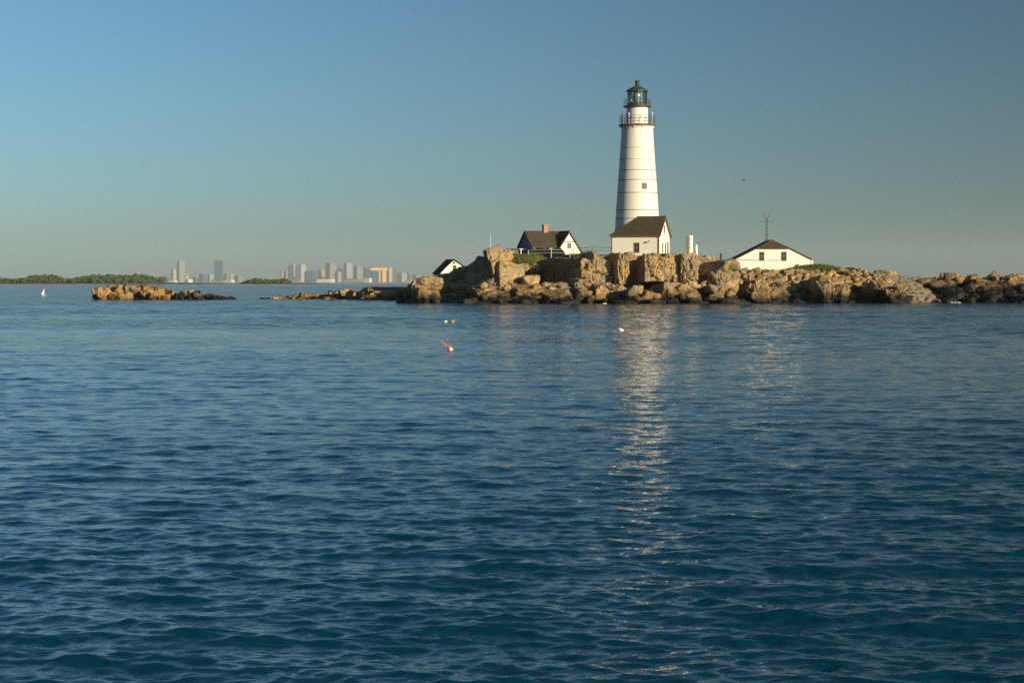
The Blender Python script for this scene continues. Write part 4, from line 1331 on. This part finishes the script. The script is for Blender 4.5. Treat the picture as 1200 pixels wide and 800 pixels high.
# foam where the swell meets the ledge
def foam(spots, seed):
    g = np.random.default_rng(seed)
    m = plain('sea_foam', (.72, .72, .70), rough=.9, vary=.1)
    v, f = [], []
    d, fi = ico(2)
    n = 0
    for (x0, x1, y0, Y, cnt) in spots:
        for k in range(cnt):
            x = px(g.uniform(x0, x1), Y); y = Y + g.normal(0, .5)
            s_ = g.uniform(.05, .17)
            v.append(d * np.array([s_ * 2.0, s_ * 1.2, s_ * .45]) + np.array([x, y, .06])); f.append(fi + n); n += len(d)
    o = np_mesh('sea_foam', np.vstack(v), np.vstack(f), m, True)
    tag(o, kind='stuff')
foam([(432, 443, 352, 322, 60), (448, 459, 352, 318, 55), (425, 470, 352, 320, 25), (704, 712, 355.5, 259, 5), (1108, 1128, 355, 271, 3), (1176, 1200, 355, 271, 3)], 51)

# ------------------------------------------------------------------ far shore
M_sand = plain('sand', (.42, .37, .29), vary=.15, scale=.05)
M_marsh = plain('far_grass', (.10, .10, .045), vary=.25, scale=.02)
def ground_strip(name, pts, depth, mat):
    """low land with an irregular top: pts = (x, y, z) along the front"""
    v, f = [], []
    n = len(pts)
    for (x, y, z) in pts:
        v += [(x, y - depth * .15, -.6), (x, y, z * .7), (x, y + depth * .4, z), (x, y + depth, z * .8), (x, y + depth * 1.2, -.6)]
    for i in range(n - 1):
        for k in range(4):
            f.append((i * 5 + k, (i + 1) * 5 + k, (i + 1) * 5 + k + 1, i * 5 + k + 1))
    return tag(np_mesh(name, np.array(v), np.array(f), mat, True), kind='structure')
g = np.random.default_rng(9)
Y1 = 2000.0
xs = np.linspace(-60, 500, 90)
ground_strip('beach_ground', [(px(x, Y1), Y1 + 25 * math.sin(x * .02), .9 + .5 * g.random()) for x in xs], 60, M_sand)
ground_strip('far_terrain', [(px(x, Y1), Y1 + 90 + 30 * math.sin(x * .03), np.interp(x, [-60, 0, 100, 190, 215, 265, 335, 350, 500], [3, 3.5, 3.6, 2.6, 1.6, 1.6, 2.4, 1.2, .8])) for x in xs], 260, M_marsh)

def wood(name, prof, Y, n, seed, spread=120, size=(1.4, 2.6)):
    """far wood: crowns of leaf clumps following an uneven skyline"""
    g = np.random.default_rng(seed)
    xs_, hs = zip(*prof)
    V, Fc, n0 = [], [], 0
    d, fi = ico(2)
    crowns = []
    for k in range(n):
        x = g.uniform(xs_[0], xs_[-1]); h = np.interp(x, xs_, hs)
        if h <= .5: continue
        dp = g.random()
        y = Y + dp * spread
        hh = h * (.55 + .45 * min(1, dp * 1.4)) * g.uniform(.8, 1.03)
        crowns.append((px(x, Y), y, hh))
    for (x, y, hh) in crowns:
        R_ = hh * g.uniform(.22, .36)
        for q in range(16):
            c = g.normal(0, 1, 3); c /= np.linalg.norm(c)
            p = np.array([x, y, hh - R_]) + c * R_ * np.array([1.2, 1.2, .85]) * g.uniform(.5, .95)
            s_ = R_ * g.uniform(.22, .5)
            vv = d * (1 + .35 * g.normal(0, 1, (len(d), 1)).clip(-1.2, 1.2)) * s_ + p
            V.append(vv); Fc.append(fi + n0); n0 += len(vv)
        V.append(d * np.array([.4, .4, hh * .5]) + np.array([x, y, hh * .35])); Fc.append(fi + n0); n0 += len(d)
    o = np_mesh(name, np.vstack(V), np.vstack(Fc), M_far_leaf, False)
    return tag(o, kind='stuff')
s2k = Y1 / F
def prof_px(pts, base=332.0):
    return [(x, (base - y) * 1.22 * (Y1 + 120) / F) for x, y in pts]
wood('far_wood', prof_px([(-50, 324), (0, 325), (15, 321.5), (30, 321), (50, 322.5), (58, 325.5), (68, 324), (80, 322), (100, 321.5), (115, 320.5), (130, 321.5), (143, 320), (152, 321.5), (160, 323.5), (170, 324), (175, 326), (178, 332)]), Y1 + 110, 420, 61)
wood('far_wood', prof_px([(275, 332), (280, 327.5), (290, 325), (300, 325.5), (312, 326), (320, 326), (326, 324.7), (333, 327), (336, 332)]), Y1 + 110, 150, 62, 70)

# ------------------------------------------------------------------ city skyline
BY = 15500.0
def facade(name, wall, glassc, mx=.5, sx=4.2, sz=3.6, gloss=.25):
    m = NT(name, rough=.6)
    v = m.coords((1, 1, 1), obj=True)
    sp_ = m.n('ShaderNodeSeparateXYZ'); m.l(v, sp_.inputs[0])
    hx = m.math('FRACT', m.math('DIVIDE', m.math('ADD', sp_.outputs['X'], sp_.outputs['Y']), sx))
    hz_ = m.math('FRACT', m.math('DIVIDE', sp_.outputs['Z'], sz))
    win_ = m.math('MULTIPLY', m.math('LESS_THAN', hx, mx + .15), m.math('LESS_THAN', hz_, mx + .1))
    m.base(m.mix(win_, wall, glassc))
    r_ = m.n('ShaderNodeMapRange'); r_.inputs['To Min'].default_value = .7; r_.inputs['To Max'].default_value = gloss
    m.l(win_, r_.inputs['Value']); m.l(r_.outputs[0], m.b.inputs['Roughness'])
    return m.m
FC = {'pale': facade('pale_facade', (.40, .39, .35), (.08, .11, .12)), 'cream': facade('cream_facade', (.50, .48, .41), (.12, .15, .15)), 'pink': facade('pink_facade', (.31, .26, .23), (.07, .09, .10)),
      'blue': facade('blue_glass_facade', (.03, .11, .20), (.018, .075, .15), .75), 'grey': facade('grey_facade', (.26, .25, .24), (.07, .08, .09)), 'gold': facade('gold_glint_facade', (.72, .36, .08), (.50, .24, .05), .3),  # gold colour stands in for sun glint on glass
      'white': facade('white_facade', (.74, .70, .64), (.25, .25, .24), .35)}
def tower(x0, x1, yt, col, label, crown=None, yaw=40, dy=0, asp=1.0, setback=True):
    Y = BY + dy
    Wp = (x1 - x0) * Y / F
    a = R(yaw)
    wdt = Wp / (math.cos(a) + asp * math.sin(abs(a)))
    dpt = wdt * asp
    H_ = pz(yt, Y)
    o = thing('tower_block', (px((x0 + x1) / 2, Y), Y, 0), -a, label, 'building', 'city skyline buildings')
    top = H_ * (.9 if setback and H_ > 60 else .95)
    MB().box(-wdt / 2, wdt / 2, -dpt / 2, dpt / 2, -.5, top).build('shaft', FC[col], o)
    k = .42 if crown != 'spire' else .2
    m_ = MB().box(-wdt * k, wdt * k, -dpt * k, dpt * k, top, H_)
    if crown == 'spire':
        m_.tube((0, 0, H_), (0, 0, H_ + 30), 2.2, .6)
    m_.build('roof_storey', FC['grey'] if col in ('blue', 'grey') else FC[col], o)
    return o
T = tower
T(193.5, 198.5, 324, 'blue', 'small blue block left of the slim pinkish tower')
T(200, 206.5, 316, 'cream', 'pale cream stepped block just left of the slim pinkish tower', dy=500)
T(207, 217.2, 305.5, 'pink', 'slim pinkish tower with shaded left face, leftmost tall one', yaw=60, asp=.9)
T(216, 226, 327.2, 'white', 'low white block right of the slim pinkish tower', dy=-400)
T(225, 233.5, 324.5, 'blue', 'low wide blue block in the left cluster')
T(232.8, 241.2, 320.5, 'blue', 'squat blue block with a raised top left of the dark glass slab')
T(243, 249, 321, 'pale', 'narrow pale block directly left of the dark glass slab', dy=600)
T(251.2, 261, 304.3, 'blue', 'tall dark blue glass slab, highest of the left cluster', yaw=8, asp=.5, setback=False)
T(263, 268.4, 320, 'grey', 'short grey block right of the dark glass slab')
T(266.5, 273.5, 321, 'pale', 'pale squat block between the grey block and the wooded islet', dy=300)
T(274.5, 284.5, 323, 'pink', 'low pinkish block behind the left end of the wooded islet')
T(248, 264, 328.5, 'grey', 'low long grey building at the foot of the dark glass slab', dy=-500, yaw=15)
T(264, 275, 328, 'white', 'low bright white building by the water left of the wooded islet', dy=-700, yaw=25)
T(198, 208, 328.5, 'white', 'low white building at the foot of the slim pinkish tower', dy=-700, yaw=25)
T(328.5, 331.5, 317, 'pale', 'thin pale tower above the right end of the wooded islet')
T(333, 336.5, 317.5, 'pale', 'second thin pale tower right of the wooded islet', dy=300)
T(337.4, 341.5, 309, 'blue', 'narrow dark blue tower at the left edge of the main cluster', yaw=10)
T(341, 347, 309.8, 'pale', 'narrow pale tower between the dark blue one and the broad cream one', dy=200)
T(345.8, 359, 310, 'cream', 'broad cream tower with many windows, widest tall one', yaw=35)
T(358.5, 370.5, 317, 'blue', 'wide mid-height blue block right of the broad cream tower', yaw=15)
T(372, 381, 316, 'pale', 'pale mid-height block between blue block and brownish tower', dy=300)
T(381, 394.5, 308.8, 'pink', 'brownish tower with a dark shaded left side', yaw=50)
T(392, 400, 318, 'pale', 'low pale block in front of the brownish tower', dy=-300)
T(394, 402.5, 313, 'blue', 'mid-height blue tower right of the brownish tower', yaw=15, dy=300)
T(402.6, 413, 307.8, 'pale', 'pale tall tower with dark left edge, highest of the main cluster', yaw=58)
T(414, 425.5, 312, 'pink', 'pinkish tower with dark left face left of the gold one', yaw=55)
T(424, 433, 313, 'blue', 'blue block close behind the pinkish tower', yaw=15, dy=300)
T(431.5, 441, 311, 'blue', 'blue tower with a thin spire behind the gold one', 'spire', yaw=20, dy=500)
T(440, 447.5, 318, 'cream', 'cream block under the gold overhang', dy=100)
T(452, 459.5, 313.5, 'cream', 'cream tower directly right of the gold one', dy=200)
T(464.5, 477, 320, 'pale', 'pale squat block at the right end of the skyline')
T(483, 493, 322, 'pink', 'faint low block just above the left shore rocks')
T(372, 392, 327, 'white', 'long low white building in front of the main cluster', dy=-700, yaw=12)
T(404, 432, 327.5, 'pink', 'long low pinkish building in front of the main cluster', dy=-600, yaw=12)
T(336, 352, 328, 'grey', 'long low grey building below the broad cream tower', dy=-600, yaw=12)
T(427, 436, 326, 'white', 'low white building in front of the gold tower', dy=-800, yaw=25)
T(474, 500, 328.5, 'pale', 'long low pale building at the far right of the skyline', dy=-500, yaw=12)
gq = np.random.default_rng(88)
for k in range(44):
    x_ = gq.uniform(333, 480) if k < 34 else gq.uniform(196, 285)
    w_ = gq.uniform(3, 8)
    c_ = ['blue', 'grey', 'blue', 'pale', 'pink', 'cream'][gq.integers(0, 6)]
    T(x_ - w_ / 2, x_ + w_ / 2, gq.uniform(314, 327.5) if k < 34 else gq.uniform(319, 328), c_, 'small hazy block filling in between the taller skyline towers', yaw=gq.uniform(10, 60), dy=gq.uniform(300, 2200))
# the gold tower: sun glint painted as a gold shaft and overhanging top
GYb = BY - 300
gd = thing('gold_glint_tower', (px(449.5, GYb), GYb, 0), R(30), 'tower with its sun glint painted as gold facade and overhanging top', 'building', 'city skyline buildings')
u_ = GYb / F
MB().box(-2.6 * u_, 2.6 * u_, -2 * u_, 2 * u_, -.5, pz(317, GYb)).build('shaft', FC['gold'], gd)
MB().box(-18 * u_, 4 * u_, -2.4 * u_, 2.4 * u_, pz(317, GYb) + .3, pz(313.8, GYb)).build('overhang', FC['gold'], gd)
ground_strip('city_ground', [(px(x, BY), BY - 1500 + 100 * math.sin(x), 3) for x in np.linspace(150, 520, 40)], 3200, M_marsh)

# ------------------------------------------------------------------ haze over the whole scene
HAZE = 4.3e-5
hz = MB().box(-7000, 7000, -300, 19500, -3.6, 330)
hm_ = bpy.data.materials.new('haze'); hm_.use_nodes = True
t_ = hm_.node_tree
t_.nodes.remove(t_.nodes['Principled BSDF'])
pvn = t_.nodes.new('ShaderNodeVolumePrincipled')
pvn.inputs['Color'].default_value = (.74, .86, .90, 1)
pvn.inputs['Density'].default_value = HAZE
pvn.inputs['Anisotropy'].default_value = 0.0
t_.links.new(pvn.outputs[0], t_.nodes['Material Output'].inputs['Volume'])
tag(hz.build('haze', hm_), kind='stuff')
